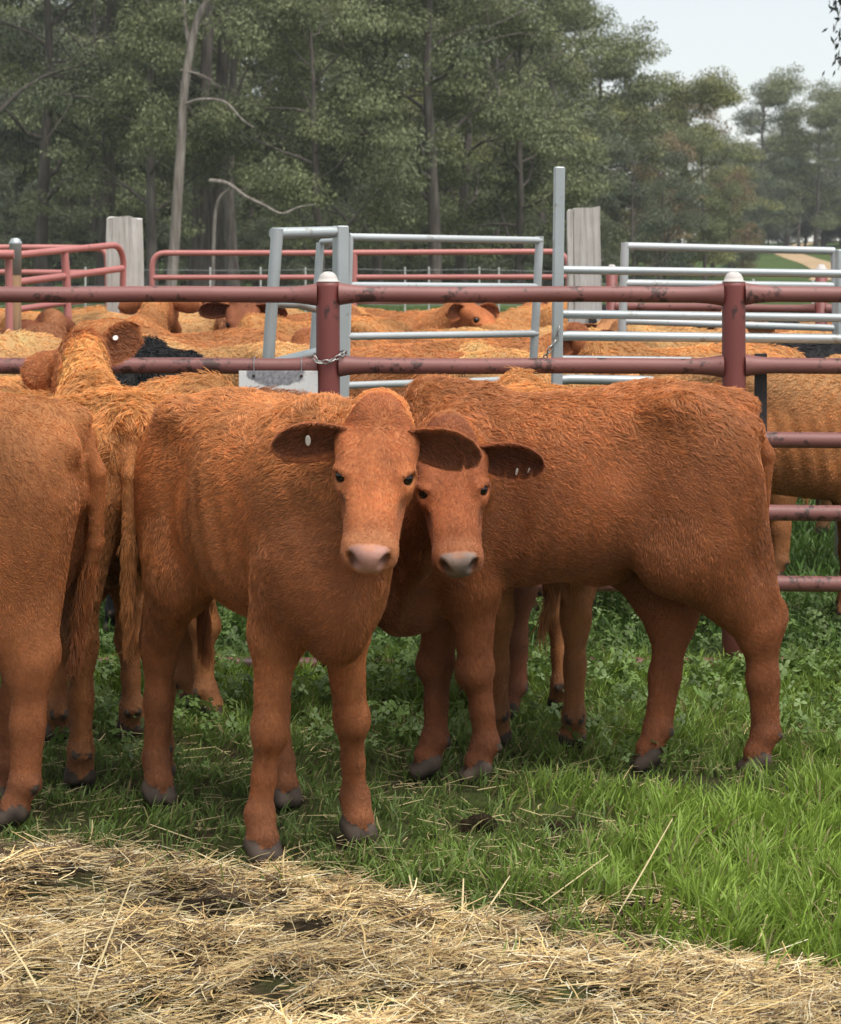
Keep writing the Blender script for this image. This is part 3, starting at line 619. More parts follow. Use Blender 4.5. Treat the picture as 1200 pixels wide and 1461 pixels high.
PROT = [proto_tree('gum_tree', M_BARKD, 101, 21, 5.2, 4.2, .34, 12, 62, 30000, DRK),
        proto_tree('gum_tree', M_BARKD, 102, 18, 3.4, 4.4, .28, 13, 66, 30000, GRN),
        proto_tree('gum_tree', M_BARKP, 103, 20, 5.0, 3.6, .26, 10, 40, 18000, GRN, lean=.06),
        proto_tree('bushy_gum_tree', M_BARKD, 104, 13, 1.1, 4.0, .22, 14, 80, 32000, GRN),
        proto_tree('bushy_gum_tree', M_BARKD, 105, 12, .9, 3.8, .20, 14, 74, 30000, OLV),
        proto_tree('bushy_gum_tree', M_BARKD, 106, 12, 1.2, 3.6, .20, 12, 66, 25000, BRN),
        proto_tree('open_gum_tree', M_BARKP, 107, 17, 4.0, 4.0, .22, 11, 34, 15000, OLV),
        proto_tree('bushy_gum_tree', M_BARKD, 108, 11, .7, 4.2, .2, 13, 70, 28000, GRY)]
PROT += [proto_tree('sapling_tree', M_BARKD, 109, 9, .3, 4.6, .16, 14, 90, 24000, GRY, ls=1.3), proto_tree('sapling_tree', M_BARKD, 110, 9, .3, 4.4, .16, 14, 90, 24000, DRK, ls=1.3)]
used_p = set()
def place(i, px, Y, s, label, group, rz=None, sz=None):
    if i in used_p: o = copy_tree(PROT[i])
    else: o = PROT[i]; used_p.add(i)
    X = (px - 600) / FOC * Y; o.location = (X, Y, ground_z(np.array([X]), np.array([Y]))[0] - .05)
    o.rotation_euler = (0, 0, random.uniform(0, 6.28) if rz is None else rz); o.scale = (s, s, s * (sz or random.uniform(.92, 1.08)))
    tag(o, label, 'tree', group); return o
G1, G2, G3, G4 = 'front row of the gum forest', 'dense inner forest', 'trees at the right of the forest', 'distant trees at the right'
for i, px, Y, s, lab in [
    (0, -30, 84, 1.0, 'dark gum tree cut by the left edge of the picture'), (1, 62, 88, .98, 'leafy gum tree above the left corner post'), (0, 150, 92, 1.05, 'dark gum tree behind the left timber post'),
    (1, 214, 82, .80, 'gum tree with low sunlit foliage right of the left timber post'), (0, 282, 86, 1.02, 'straight dark gum trunk beside the pale leaning gum'), (0, 303, 90, 1.1, 'tallest dark gum trunk right of the pale leaning gum'),
    (2, 333, 93, 1.0, 'slender pale-barked gum behind the dark trunks'), (3, 455, 82, .86, 'rounded bushy gum above the galvanised gate post'), (3, 540, 88, 1.02, 'bushy gum with the brightest low foliage in the middle'),
    (1, 618, 86, .95, 'leafy gum standing behind the middle of the red gate'), (1, 660, 94, .88, 'leafy gum behind the wide galvanised gate'), (3, 742, 90, .92, 'bushy gum left of the tall galvanised post'),
    (6, 700, 104, .98, 'open-crowned gum with sky showing through at the top'), (1, 772, 104, .76, 'gum at the right end of the forest edge, its crown against the sky')]:
    place(i, px, Y, s, lab, G1)
inner = 'dark gum tree deep in the dense forest behind the front row'
for k, px in enumerate(range(-70, 800, 54)):
    place([0, 3, 1, 7, 3, 0, 4, 3][k % 8], px + random.uniform(-18, 18), 112 + random.uniform(-4, 10), [1.0, 1.15, 1.0, 1.2, 1.15, 1.05, 1.1, 1.2][k % 8] * (1.0 if px < 700 else .92), inner, G2)
for k, px in enumerate(range(-60, 800, 72)):
    place([3, 7, 3, 4][k % 4], px + random.uniform(-20, 20), 138 + random.uniform(-6, 10), 1.35 if px < 760 else 1.15, inner, G2)
for k, px in enumerate(range(-60, 900, 42)):
    place([8, 9][k % 2], px + random.uniform(-12, 12), 158 + random.uniform(-8, 8), random.uniform(.9, 1.25), 'leafy undergrowth tree closing the back of the forest', G2)
for k, px in enumerate(range(-50, 850, 64)):
    place([9, 8][k % 2], px + random.uniform(-22, 22), 104 + random.uniform(-6, 8), random.uniform(.32, .52), 'low leafy sapling among the trunks of the forest', G2)
for i, px, Y, s, lab in [
    (3, 850, 128, 1.02, 'green bushy tree just right of the second timber post'), (4, 905, 150, 1.06, 'olive tree whose crown tops the slope of the skyline'), (5, 940, 138, .74, 'small brown-leaved tree in front of the olive ones'),
    (5, 985, 168, 1.12, 'tall brownish tree at the rounded top right of the skyline'), (4, 965, 152, 1.08, 'light green tree below the brownish skyline tree'), (7, 900, 120, .62, 'low grey-green tree behind the far galvanised panel'),
    (4, 1018, 162, .90, 'olive tree at the right shoulder of the tall group'), (5, 1042, 156, .62, 'small brown tree above the far rail'), (3, 1005, 146, .66, 'dark green bushy tree at the foot of the group, above the right fence post'), (7, 950, 126, .52, 'low grey shrub-like tree in front of the right group'), (7, 1060, 172, .62, 'grey-green tree where the tall group ends')]:
    place(i, px, Y, s, lab, G3)
for i, px, Y, s, lab in [
    (3, 1085, 250, 1.4, 'far green tree left of the distant open gum'), (6, 1140, 262, .86, 'distant open gum rising above its neighbours'), (6, 1175, 270, .90, 'distant open gum at the right with sky between its branches'), (7, 1120, 255, 1.35, 'far grey-green tree below the distant open gums'),
    (3, 1165, 250, 1.3, 'far green tree at the right edge of the paddock'), (3, 1210, 262, 1.3, 'far green tree cut by the right edge'), (7, 1060, 240, 1.0, 'far grey-green tree beside the end of the tall group')]:
    place(i, px, Y, s, lab, G4)
for k, px in enumerate(range(1070, 1260, 26)): place([9, 8][k % 2], px, 272 + random.uniform(-6, 6), random.uniform(.75, 1.05), 'low leafy tree closing the foot of the distant tree line', G4)
far = 'hazy tree in the far tree line beyond the paddock'
for k, px in enumerate(range(1030, 1290, 30)): place([3, 7][k % 2], px, 300 + random.uniform(-8, 14), 1.0, far, G4)

# pale leaning gum with bare twisted limbs
pg = empty('pale_gum_tree', (P(246, 365, 79)[0], 79, 0)); tag(pg, 'pale leaning gum with bare twisted limbs at left of centre', 'tree', G1)
def limb(path, r0, r1, nm='limb', Y=79, mat=M_BARKP):
    rr = random.Random(len(path) + int(path[0][0])); pts = []
    for i, q in enumerate(path):
        pts.append(Vector(P(q[0], q[1], Y + (q[2] if len(q) > 2 else 0))) - pg.location)
    fine = []
    for i in range(len(pts) - 1):
        p0, p1, p2, p3 = pts[max(i-1, 0)], pts[i], pts[i+1], pts[min(i+2, len(pts)-1)]
        for k in range(4):
            t = k / 4; fine.append(.5 * ((2*p1) + (p2-p0)*t + (2*p0-5*p1+4*p2-p3)*t*t + (3*p1-p0-3*p2+p3)*t**3))
    fine.append(pts[-1]); n = len(fine); mb = MB(); mb.tube(fine, [r0 + (r1 - r0) * i / (n - 1) for i in range(n)], 8); return mb.build(nm, mat, pg)
limb([(240, 445), (247, 380), (252, 300), (258, 210), (262, 140), (272, 70), (285, 20), (310, -20), (330, -90)], 0.187, 0.094, 'trunk')
limb([(272, 70, .1), (264, 30, .4), (262, -30, .8)], 0.086, 0.043)
limb([(262, 150, 0), (285, 142, -.4), (320, 145, -.8), (345, 170, -1), (362, 182, -1)], 0.058, 0.018)
limb([(258, 100, 0), (290, 108, -.3), (315, 125, -.6)], 0.036, 0.014)
limb([(300, 258, 0), (325, 262, -.5), (350, 280, -.8), (375, 292, -1.0), (402, 305, -1.1), (425, 296, -1.2), (450, 292, -1.4)], 0.072, 0.022)
limb([(330, 268, -.5), (312, 285, -.3), (306, 320, -.2), (304, 380, 0), (303, 440, 0)], 0.050, 0.065)
r_ = np.random.default_rng(77); nL = 5200
cen = np.array([Vector(P(x, y, 79 + dz)) - pg.location for x, y, dz in [(228, 150, .5), (205, 60, 1), (240, 80, .6), (330, 30, -.5), (300, -20, 0), (215, 200, .6), (352, 60, -.6), (255, 20, .5), (180, 120, .8)]])
ci = r_.integers(0, len(cen), nL); dd = r_.normal(size=(nL, 3)); dd /= np.linalg.norm(dd, axis=1)[:, None]
pos = cen[ci] + dd * (r_.random(nL)**.4 * .75)[:, None] * np.array([1.1, 1.1, .7]); axx = dd * .5 + r_.normal(0, .5, (nL, 3)) + np.array([0, 0, -.6]); axx /= np.linalg.norm(axx, axis=1)[:, None]
sdd = np.cross(axx, r_.normal(size=(nL, 3))); sdd /= np.linalg.norm(sdd, axis=1)[:, None]; ln = r_.uniform(.09, .18, nL); V = np.empty((nL, 4, 3))
V[:, 0] = pos; V[:, 1] = pos + axx * (ln * .45)[:, None] + sdd * (ln * .2)[:, None]; V[:, 2] = pos + axx * ln[:, None]; V[:, 3] = pos + axx * (ln * .45)[:, None] - sdd * (ln * .2)[:, None]
obj('crown', mesh_np('crown', V.reshape(-1, 3), np.arange(nL * 4).reshape(-1, 4), 4, False, np.repeat(np.array(GRN) * r_.uniform(.6, 1.4, (nL, 1)), 4, axis=0), M_GUM), pg)

# near gum outside the right edge: only the hanging tips of one branch reach into the picture
ng = empty('overhanging_gum_tree', (P(1420, 365, 24)[0], 24, 0)); tag(ng, 'near gum whose hanging leaf tips dip in at the top right corner', 'tree')
lp_ = lambda px, py, dY=0: Vector(P(px, py, 24 + dY)) - ng.location
mb = MB(); mb.tube([(0, 0, -.3), (.05, 0, 1.5), (.02, .05, 3.2), lp_(1410, -60), lp_(1400, -220)], [.24, .19, .16, .13, .08], 10); mb.build('trunk', M_BARKP, ng)
mb = MB(); mb.tube([(.02, .05, 3.2), lp_(1350, -30), lp_(1290, -70), lp_(1230, -60), lp_(1204, -30)], [.08, .05, .035, .02, .01], 7)
tw = [((1215, -45), (1200, 10), (1190, 45)), ((1225, -55), (1212, 20), (1203, 70), (1196, 100)), ((1204, -30), (1196, -5), (1188, 8)), ((1250, -60), (1240, 20), (1225, 80), (1215, 130)), ((1280, -65), (1270, 10), (1260, 90))]
for t in tw: mb.tube([lp_(*q) for q in t], [.008] + [.004] * (len(t) - 1), 5)
mb.build('branch', M_BARKD, ng)
V, n = [], 0; rr = np.random.default_rng(9)
for t in tw:
    for (a, b_) in zip(t, t[1:]):
        for _ in range(15):
            u = rr.random(); p = np.array(lp_(a[0] + (b_[0] - a[0]) * u, a[1] + (b_[1] - a[1]) * u)) + rr.normal(0, .05, 3); d = unit(rr.normal(0, .5, 3) + np.array([0, 0, -.9])); s = unit(np.cross(d, rr.normal(size=3))); L = rr.uniform(.07, .12); w = L * .16
            V += [p, p + d * L * .45 + s * w, p + d * L, p + d * L * .45 - s * w]; n += 1
obj('crown', mesh_np('crown', np.array(V), np.arange(n * 4).reshape(-1, 4), 4, False, np.tile([.030, .038, .030], (n * 4, 1)), M_GUM), ng)
# ------------------------------------------------------------------ cattle: implicit body -> one continuous mesh, with a coat of hair
L_BODY, L_NECK, L_HEAD, L_LEG, L_HOOF, L_TAIL, L_NOSE, L_EARIN, L_EAROUT, L_DEW = range(10)

def hermite(xs, ys, x):
    xs = np.asarray(xs, float); ys = np.asarray(ys, float)
    m = np.gradient(ys, xs); i = np.clip(np.searchsorted(xs, x) - 1, 0, len(xs) - 2)
    h = xs[i + 1] - xs[i]; t = np.clip((x - xs[i]) / h, 0, 1)
    return ((2*t**3 - 3*t**2 + 1) * ys[i] + (t**3 - 2*t**2 + t) * h * m[i] + (-2*t**3 + 3*t**2) * ys[i+1] + (t**3 - t**2) * h * m[i+1])

class Field:
    def __init__(s, lo, hi, h):
        s.lo = np.array(lo, float); s.h = h
        s.n = np.ceil((np.array(hi) - s.lo) / h).astype(int) + 1
        s.ax = [s.lo[a] + h * np.arange(s.n[a]) for a in range(3)]
        s.d = np.full(s.n, 0.15, np.float32); s.lab = np.zeros(s.n, np.int8)
    def sub(s, lo, hi):
        i0 = np.clip(np.floor((np.array(lo) - s.lo) / s.h).astype(int), 0, s.n - 1)
        i1 = np.clip(np.ceil((np.array(hi) - s.lo) / s.h).astype(int) + 1, 1, s.n)
        sl = tuple(slice(a, b) for a, b in zip(i0, i1))
        X, Y, Z = np.meshgrid(*[s.ax[a][sl[a]].astype(np.float32) for a in range(3)], indexing='ij', sparse=True)
        return sl, X, Y, Z
    def merge(s, sl, d, k, lab):
        a = s.d[sl]
        if lab is not None:
            L = s.lab[sl]; L[d < a] = lab
        h = np.maximum(k - np.abs(a - d), 0) / k
        s.d[sl] = np.minimum(a, d) - h * h * k * .25
    def carve(s, sl, d, k):
        a = s.d[sl]; d = -d
        h = np.maximum(k - np.abs(a - d), 0) / k
        s.d[sl] = np.maximum(a, d) + h * h * k * .25
    def cone(s, a, b, r1, r2, k, lab, flat=None):
        a = np.array(a, float); b = np.array(b, float); R = max(r1, r2) + k + 2 * s.h
        sl, X, Y, Z = s.sub(np.minimum(a, b) - R, np.maximum(a, b) + R)
        u = b - a; L2 = max(u @ u, 1e-9)
        px, py, pz = X - a[0], Y - a[1], Z - a[2]
        t = np.clip((px * u[0] + py * u[1] + pz * u[2]) / L2, 0, 1)
        qx, qy, qz = px - t * u[0], py - t * u[1], pz - t * u[2]
        d2 = qx * qx + qy * qy + qz * qz; f = 1.0
        if flat is not None:
            ax, f = np.array(flat[0], float), flat[1]; ax = ax / np.linalg.norm(ax)
            c = qx * ax[0] + qy * ax[1] + qz * ax[2]
            d2 = d2 + c * c * (1 / f**2 - 1)
        d = np.sqrt(d2) - (r1 + (r2 - r1) * t)
        if flat is not None: d = d * (f * .5 + .5)
        s.merge(sl, d.astype(np.float32), k, lab)
    def ell(s, c, r, k, lab, R=None, carve=False):
        c = np.array(c, float); r = np.array(r, float); M = max(r) + k + 2 * s.h
        sl, X, Y, Z = s.sub(c - M, c + M)
        px, py, pz = X - c[0], Y - c[1], Z - c[2]
        if R is not None:
            R = np.array(R, float)
            px, py, pz = (R[0,0]*px + R[0,1]*py + R[0,2]*pz, R[1,0]*px + R[1,1]*py + R[1,2]*pz, R[2,0]*px + R[2,1]*py + R[2,2]*pz)
        k0 = np.sqrt((px/r[0])**2 + (py/r[1])**2 + (pz/r[2])**2)
        k1 = np.sqrt((px/r[0]**2)**2 + (py/r[1]**2)**2 + (pz/r[2]**2)**2)
        d = (k0 * (k0 - 1) / np.maximum(k1, 1e-6)).astype(np.float32)
        if carve: s.carve(sl, d, k)
        else: s.merge(sl, d, k, lab)
    def tube(s, org, R, st, k, lab, p=2.3):
        """st rows: x, ztop, zbot, halfwidth, zc along the local x axis; R rows are local axes"""
        st = np.array(st, float); org = np.array(org, float); R = np.array(R, float)
        M = max(np.abs(st[:, 0]).max(), np.abs(st[:, 1:3]).max(), st[:, 3].max())
        pts = []
        for x, zt, zb, hw, zc in st:
            for yy in (-hw, hw):
                for zz in (zt, zb): pts.append(org + R.T @ np.array([x, yy, zz]))
        pts = np.array(pts); m = k + 3 * s.h + .03
        sl, X, Y, Z = s.sub(pts.min(0) - m, pts.max(0) + m)
        px, py, pz = X - org[0], Y - org[1], Z - org[2]
        x, y, z = (R[i,0]*px + R[i,1]*py + R[i,2]*pz for i in range(3))
        xs = st[:, 0]; xc = np.clip(x, xs[0], xs[-1])
        xt = np.linspace(xs[0], xs[-1], 400)
        tab = [np.interp(xc, xt, hermite(xs, st[:, c], xt)) for c in (1, 2, 3, 4)]
        zt, zb, hw, zc = tab
        hh = np.where(z > zc, zt - zc, zc - zb); hh = np.maximum(hh, .012); hw = np.maximum(hw, .012)
        rho = ((np.abs(y) / hw)**p + (np.abs(z - zc) / hh)**p)**(1 / p)
        d = (rho - 1) * np.minimum(hw, hh)
        out = np.abs(x - xc)
        d = np.where(out > 0, np.sqrt(out**2 + np.maximum(d, 0)**2), d)
        s.merge(sl, d.astype(np.float32), k, lab)
    def mesh(s):
        """naive surface nets"""
        d = s.d; ins = d < 0; n = s.n
        c = np.zeros(n - 1, np.uint8)
        for i in (0, 1):
            for j in (0, 1):
                for k in (0, 1):
                    c += ins[i:n[0]-1+i, j:n[1]-1+j, k:n[2]-1+k]
        act = np.argwhere((c > 0) & (c < 8))
        idx = np.full(n - 1, -1, np.int32); idx[tuple(act.T)] = np.arange(len(act))
        acc = np.zeros((len(act), 3)); cnt = np.zeros(len(act))
        co = np.array([(i, j, k) for i in (0, 1) for j in (0, 1) for k in (0, 1)])
        for a in range(8):
            for b in range(a + 1, 8):
                if np.abs(co[a] - co[b]).sum() != 1: continue
                va = d[tuple((act + co[a]).T)]; vb = d[tuple((act + co[b]).T)]
                m = (va < 0) != (vb < 0)
                t = np.where(m, va / np.where(m, va - vb, 1), 0)
                acc[m] += (co[a] + t[:, None] * (co[b] - co[a]))[m]; cnt[m] += 1
        V = s.lo + (act + acc / cnt[:, None]) * s.h
        # label from the most-inside corner
        best = np.full(len(act), 9.0); lab = np.zeros(len(act), np.int8)
        for a in range(8):
            v = d[tuple((act + co[a]).T)]; l = s.lab[tuple((act + co[a]).T)]
            m = np.abs(v) < best; best[m] = np.abs(v)[m]; lab[m] = l[m]
        F = []
        for ax in range(3):
            o = [0, 0, 0]; o[ax] = 1
            A = ins[tuple(slice(0, n[q] - o[q]) for q in range(3))]; B = ins[tuple(slice(o[q], n[q]) for q in range(3))]
            e = np.argwhere(A != B); u, v = [(1, 2), (2, 0), (0, 1)][ax]
            e = e[(e[:, u] > 0) & (e[:, v] > 0) & (e[:, u] < n[u]-1) & (e[:, v] < n[v]-1)]
            flip = A[tuple(e.T)]
            def cell(du, dv):
                q = e.copy(); q[:, u] -= du; q[:, v] -= dv; return idx[tuple(q.T)]
            q = np.stack([cell(1, 1), cell(0, 1), cell(0, 0), cell(1, 0)], 1)
            q[~flip] = q[~flip][:, ::-1]; F.append(q)
        F = np.concatenate(F); F = F[(F >= 0).all(1)]
        return V, F, lab

def frame(fwd, up):
    """rows: forward, left, up"""
    x = unit(fwd); y = unit(np.cross(up, x)); z = np.cross(x, y); return np.array([x, y, z])

TORSO = [(-.62,.99,.86,.05,.93),(-.57,1.07,.79,.125,.93),(-.48,1.135,.71,.18,.93),(-.34,1.172,.660,.215,.92),(-.15,1.152,.608,.235,.87),
         (.05,1.136,.578,.24,.84),(.22,1.138,.555,.205,.83),(.36,1.138,.495,.158,.80),(.46,1.09,.475,.120,.78),(.53,1.0,.53,.080,.76),(.57,.9,.62,.035,.76)]
HEADST = [(-.045,.030,-.05,.03,0),(-.02,.058,-.075,.060,0),(.03,.078,-.105,.080,.012),(.09,.087,-.135,.091,.02),(.16,.082,-.138,.092,.02),(.21,.074,-.125,.087,.012),
          (.26,.064,-.105,.083,.004),(.32,.056,-.088,.074,0),(.365,.053,-.078,.071,-.004),(.405,.050,-.070,.071,-.006),(.432,.040,-.054,.060,-.008),(.447,.014,-.030,.034,-.010)]

def ear_mesh(base, axis, face, L, W, cup, notch=None, nt=30, ns=11, curl=.25):
    """cupped leaf: base point, outward axis, direction the hollow faces"""
    a = unit(axis); f = unit(np.array(face) - a * (np.array(face) @ a)); w = np.cross(f, a)   # w: towards the upper edge
    V = []; T = np.linspace(0, 1, nt); S = np.linspace(-1, 1, ns)
    prof = lambda t: W * (.60 + .40 * np.sin(np.pi * .5 * np.clip(t / .55, 0, 1))) * np.clip(1 - np.clip((t - .5) / .5, 0, 1)**2.2, 0, 1)**.55 + .001
    for side in (0, 1):
        for t in T:
            for s_ in S:
                ww = prof(t) * s_
                if notch is not None and s_ < 0:
                    for nt0, dep in notch: ww *= 1 - dep * math.exp(-((t - nt0) / .022)**2)
                c = cup * (1 - t * .55) * (s_ * s_ - .9) * W * 1.15
                th = .0075 * (1 - .45 * t) * (1 - s_ * s_ * .45)
                p = np.array(base) + a * (L * t) + w * ww + f * (c + (th if side == 0 else -th) + curl * L * t * t * .35)
                V.append(p)
    V = np.array(V); F = []
    def q(side, i, j): return side * nt * ns + i * ns + j
    for i in range(nt - 1):
        for j in range(ns - 1):
            F.append((q(0, i, j), q(0, i, j+1), q(0, i+1, j+1), q(0, i+1, j))); F.append((q(1, i, j), q(1, i+1, j), q(1, i+1, j+1), q(1, i, j+1)))
        F.append((q(0, i, 0), q(0, i+1, 0), q(1, i+1, 0), q(1, i, 0))); F.append((q(0, i, ns-1), q(1, i, ns-1), q(1, i+1, ns-1), q(0, i+1, ns-1)))
    for j in range(ns - 1): F.append((q(0, nt-1, j), q(0, nt-1, j+1), q(1, nt-1, j+1), q(1, nt-1, j)))
    lab = np.array([L_EARIN] * (nt * ns) + [L_EAROUT] * (nt * ns), np.int8); rim = lab[:nt * ns].reshape(nt, ns); rim[:, -2:] = L_EAROUT; rim[:, 0] = L_EAROUT; rim[-2:] = L_EAROUT
    F = np.array(F)
    # orient the inner sheet towards f
    p0, p1, p2 = V[F[0, 0]], V[F[0, 1]], V[F[0, 2]]
    if np.cross(p1 - p0, p2 - p0) @ f < 0: F = F[:, ::-1]
    return V, F, lab

def build_cow(sp):
    h = sp.get('h', .008); hs = sp.get('hs', 1.0)
    poll = np.array(sp['poll'], float); HR = frame(sp['face'], sp.get('face_up', (0, 0, 1)))
    hooves = sp['hooves']; tip = poll + HR[0] * .46 * hs
    allp = np.array([poll, tip, poll + HR[1] * .3, poll - HR[1] * .3, (-.72, -.34, -.01), (.62, .34, 1.3)] + [(x - .1, y - .1, 0) for x, y in hooves.values()] + [(x + .12, y + .1, 0) for x, y in hooves.values()] + [(np.array(t) - .06) for t in sp['tail']])
    lo = allp.min(0) - .12; hi = allp.max(0) + .12; lo[2] = -.03
    F = Field(lo, hi, h)
    w = sp.get('wide', 1.0); bz = sp.get('brisket', 0.0); T = [(a, b, c + bz * min(max((a - .12) / .25, 0), 1), d * w * (1 - (1 - sp.get('front', .92)) * min(max((a - .05) / .25, 0), 1)), e + .4 * bz * min(max((a - .12) / .25, 0), 1)) for a, b, c, d, e in sp.get('torso', TORSO)]
    F.tube((0, 0, 0), np.eye(3), T, .01, L_BODY, 2.35)
    # hips, loin ridge, shoulder and rib shapes
    for s in (-1, 1):
        F.ell((-.335, s * .178 * w, 1.10), (.08, .042, .045), .075, L_BODY)
        F.ell((-.57, s * .085, 1.02), (.06, .05, .06), .06, L_BODY)
        F.ell((.31, s * .132 * w * sp.get('front', .92), .86), (.11, .070, .25), .045, L_BODY)
        F.ell((.41, s * .095 * w * sp.get('front', .92), .74), (.11, .080, .14), .05, L_BODY)
        F.ell((-.42, s * .145 * w, .84), (.17, .10, .26), .06, L_BODY)
    for s in (-1, 1):
        F.ell((-.20, s * .30 * w, .99), (.15, .085, .12), .07, None, carve=True)            # hollow of the flank
        F.ell((.165, s * .295 * w, .84), (.035, .075, .26), .05, None, carve=True)          # behind the shoulder
        F.ell((-.245, s * .29 * w, .76), (.04, .075, .20), .05, None, carve=True)           # flank fold
    F.ell((-.52, 0, 1.10), (.12, .05, .05), .06, L_BODY)
    F.cone((.20, 0, 1.11), (.36, 0, 1.12), .045, .05, .08, L_BODY)
    F.ell((.43, 0, .575 + bz), (.13, .062, .13), .06, L_BODY)
    if sp.get('steer', True): F.ell((-.15, 0, .604), (.09, .028, .038), .06, L_BODY)
    # legs
    for key, hv in hooves.items():
        s = 1 if key[1] == 'L' else -1
        ty = sp.get('toe', {}).get(key, 0.0); td = np.array([math.cos(ty), math.sin(ty), 0]); tl = np.array([-math.sin(ty), math.cos(ty), 0])
        hf = np.array([hv[0], hv[1], 0.0])
        if key[0] == 'F':
            fr_ = sp.get('front', .92); S = np.array([.35, s * .108 * w * fr_, .76]); E = np.array([.28, s * .116 * w * fr_, .58])
            E = E + np.array([(hf[0] - .30) * .35, (hf[1] - E[1]) * .25, 0])
            fe = hf - td * .018 + np.array([0, 0, .115])
            K = E * .47 + fe * .53 + td * .012; K[2] = .33; K = K + np.array(sp.get('knee', {}).get(key, (0, 0, 0)))
            F.cone(S, E, .100, .068, .055, L_LEG); F.cone(E, K, .068, .047, .05, L_LEG, ((0, 1, 0), .80))
            F.ell(K + td * .007, (.053, .046, .058), .022, L_LEG); F.ell(K - td * .03 + np.array([0, 0, .012]), (.022, .03, .03), .018, L_LEG)
            M = (K * .45 + fe * .55)
            F.cone(K, M, .039, .031, .016, L_LEG, ((0, 1, 0), .88)); F.cone(M, fe, .031, .033, .016, L_LEG, ((0, 1, 0), .9)); F.cone(K - td * .022, fe - td * .016, .018, .016, .018, L_LEG)
        else:
            Tst = np.array([-.28, s * .165 * w, .67]); Tst[0] += (hf[0] + .45) * .3
            fe = hf - td * .022 + np.array([0, 0, .125])
            H = fe + np.array([-.018 + (-.45 - hf[0]) * .25, (s * .13 - hf[1]) * .3, .31]) + np.array(sp.get('knee', {}).get(key, (0, 0, 0)))
            F.cone((-.42, s * .12 * w, .92), Tst, .165, .115, .06, L_LEG, ((0, 1, 0), .72))
            F.cone(Tst + np.array([-.07, 0, 0]), H + np.array([.012, 0, .02]), .13, .072, .05, L_LEG, ((0, 1, 0), .60))
            F.cone((-.53, s * .10 * w, .86), H + np.array([-.034, 0, .035]), .092, .036, .05, L_LEG, ((0, 1, 0), .8))
            F.ell(H, (.068, .042, .078), .025, L_LEG); F.ell(H + np.array([-.060, 0, .045]), (.026, .021, .042), .020, L_LEG)
            M = H * .5 + fe * .5
            F.cone(H, M, .052, .042, .03, L_LEG, ((0, 1, 0), .72)); F.cone(M, fe, .042, .040, .03, L_LEG, ((0, 1, 0), .78)); F.cone(H - td * .035, fe - td * .022, .018, .016, .018, L_LEG)
        F.ell(fe, (.039, .037, .040), .016, L_LEG)
        for dc in (-1, 1): F.ell(fe - td * .038 + tl * .02 * dc - np.array([0, 0, .012]), (.011, .010, .013), .012, L_HOOF)
        C = hf + td * .004 + np.array([0, 0, .062])
        F.cone(fe, C, .033, .040, .016, L_LEG)
        for dc in (-1, 1):
            F.cone(C + tl * .019 * dc - td * .008 - np.array([0, 0, .018]), hf + td * .040 + tl * .022 * dc + np.array([0, 0, .017]), .031, .022, .005, L_HOOF)
    # neck
    N0 = np.array([.32, 0, .89]); pk = poll - HR[0] * .015 - HR[2] * .02; thr = poll + HR[0] * .10 * hs - HR[2] * .09 * hs
    side = unit(np.cross(pk - N0, (0, 0, 1)) if sp.get('neck_side') is None else sp['neck_side'])
    mid = N0 * .5 + pk * .5 + np.array(sp.get('neck_bow', (0, 0, -.035)))
    F.cone(N0, mid, .205, .140, .08, L_NECK, (side, .66)); F.cone(mid, pk, .140, .088, .06, L_NECK, (side, .78))
    lowm = np.array([.44, 0, .72]) * .5 + thr * .5 + np.array([0, 0, -.02])
    F.cone((.42, 0, .74), lowm, .145, .10, .07, L_NECK, (side, .68)); F.cone(lowm, thr, .10, .075, .05, L_NECK, (side, .8))
    # dewlap
    F.cone((.47, 0, .54 + bz), lowm + np.array([.02, 0, -.10]), .065, .05, .05, L_DEW, (side, .38)); F.cone(lowm + np.array([.02, 0, -.10]), thr - HR[2] * .02, .05, .035, .04, L_DEW, (side, .4))
    # head
    hst = [(x * hs, a * hs, b * hs, c * hs, d * hs) for x, a, b, c, d in HEADST]
    F.tube(poll, HR, hst, .04, L_HEAD, 2.25)
    hp = lambda x, y, z: poll + HR.T @ (np.array([x, y, z]) * hs)
    F.ell(hp(.005, 0, .06), np.array([.05, .055, .035]) * hs, .04, L_HEAD, HR)
    eyes = []
    for s in (-1, 1):
        F.ell(hp(.165, s * .066, .052), np.array([.042, .022, .022]) * hs, .025, L_HEAD, HR)      # brow / orbit
        F.ell(hp(.212, s * .078, .020), np.array([.040, .016, .018]) * hs, .02, L_HEAD, HR)
        F.ell(hp(.10, s * .070, -.07), np.array([.075, .026, .06]) * hs, .04, L_HEAD, HR)         # cheek
        F.ell(hp(.290, s * .090, .012), np.array([.050, .014, .022]) * hs, .02, None, HR, carve=True)   # hollow below the eye
        F.ell(hp(.395, s * .045, .0), np.array([.034, .022, .034]) * hs, .02, L_HEAD, HR)          # nostril wing
        F.ell(hp(.080, s * .084, .02), np.array([.035, .022, .035]) * hs, .03, L_HEAD, HR)            # ear root
    for s in (-1, 1): F.ell(hp(.135, s * .074, .03), np.array([.07, .021, .04]) * hs, .03, L_HEAD, HR)             # temple
    F.ell(hp(.385, 0, -.062), np.array([.045, .045, .028]) * hs, .02, L_HEAD, HR)                  # lower lip and chin
    F.ell(hp(.430, 0, .010), np.array([.026, .050, .040]) * hs, .016, L_NOSE, HR)                  # nose pad
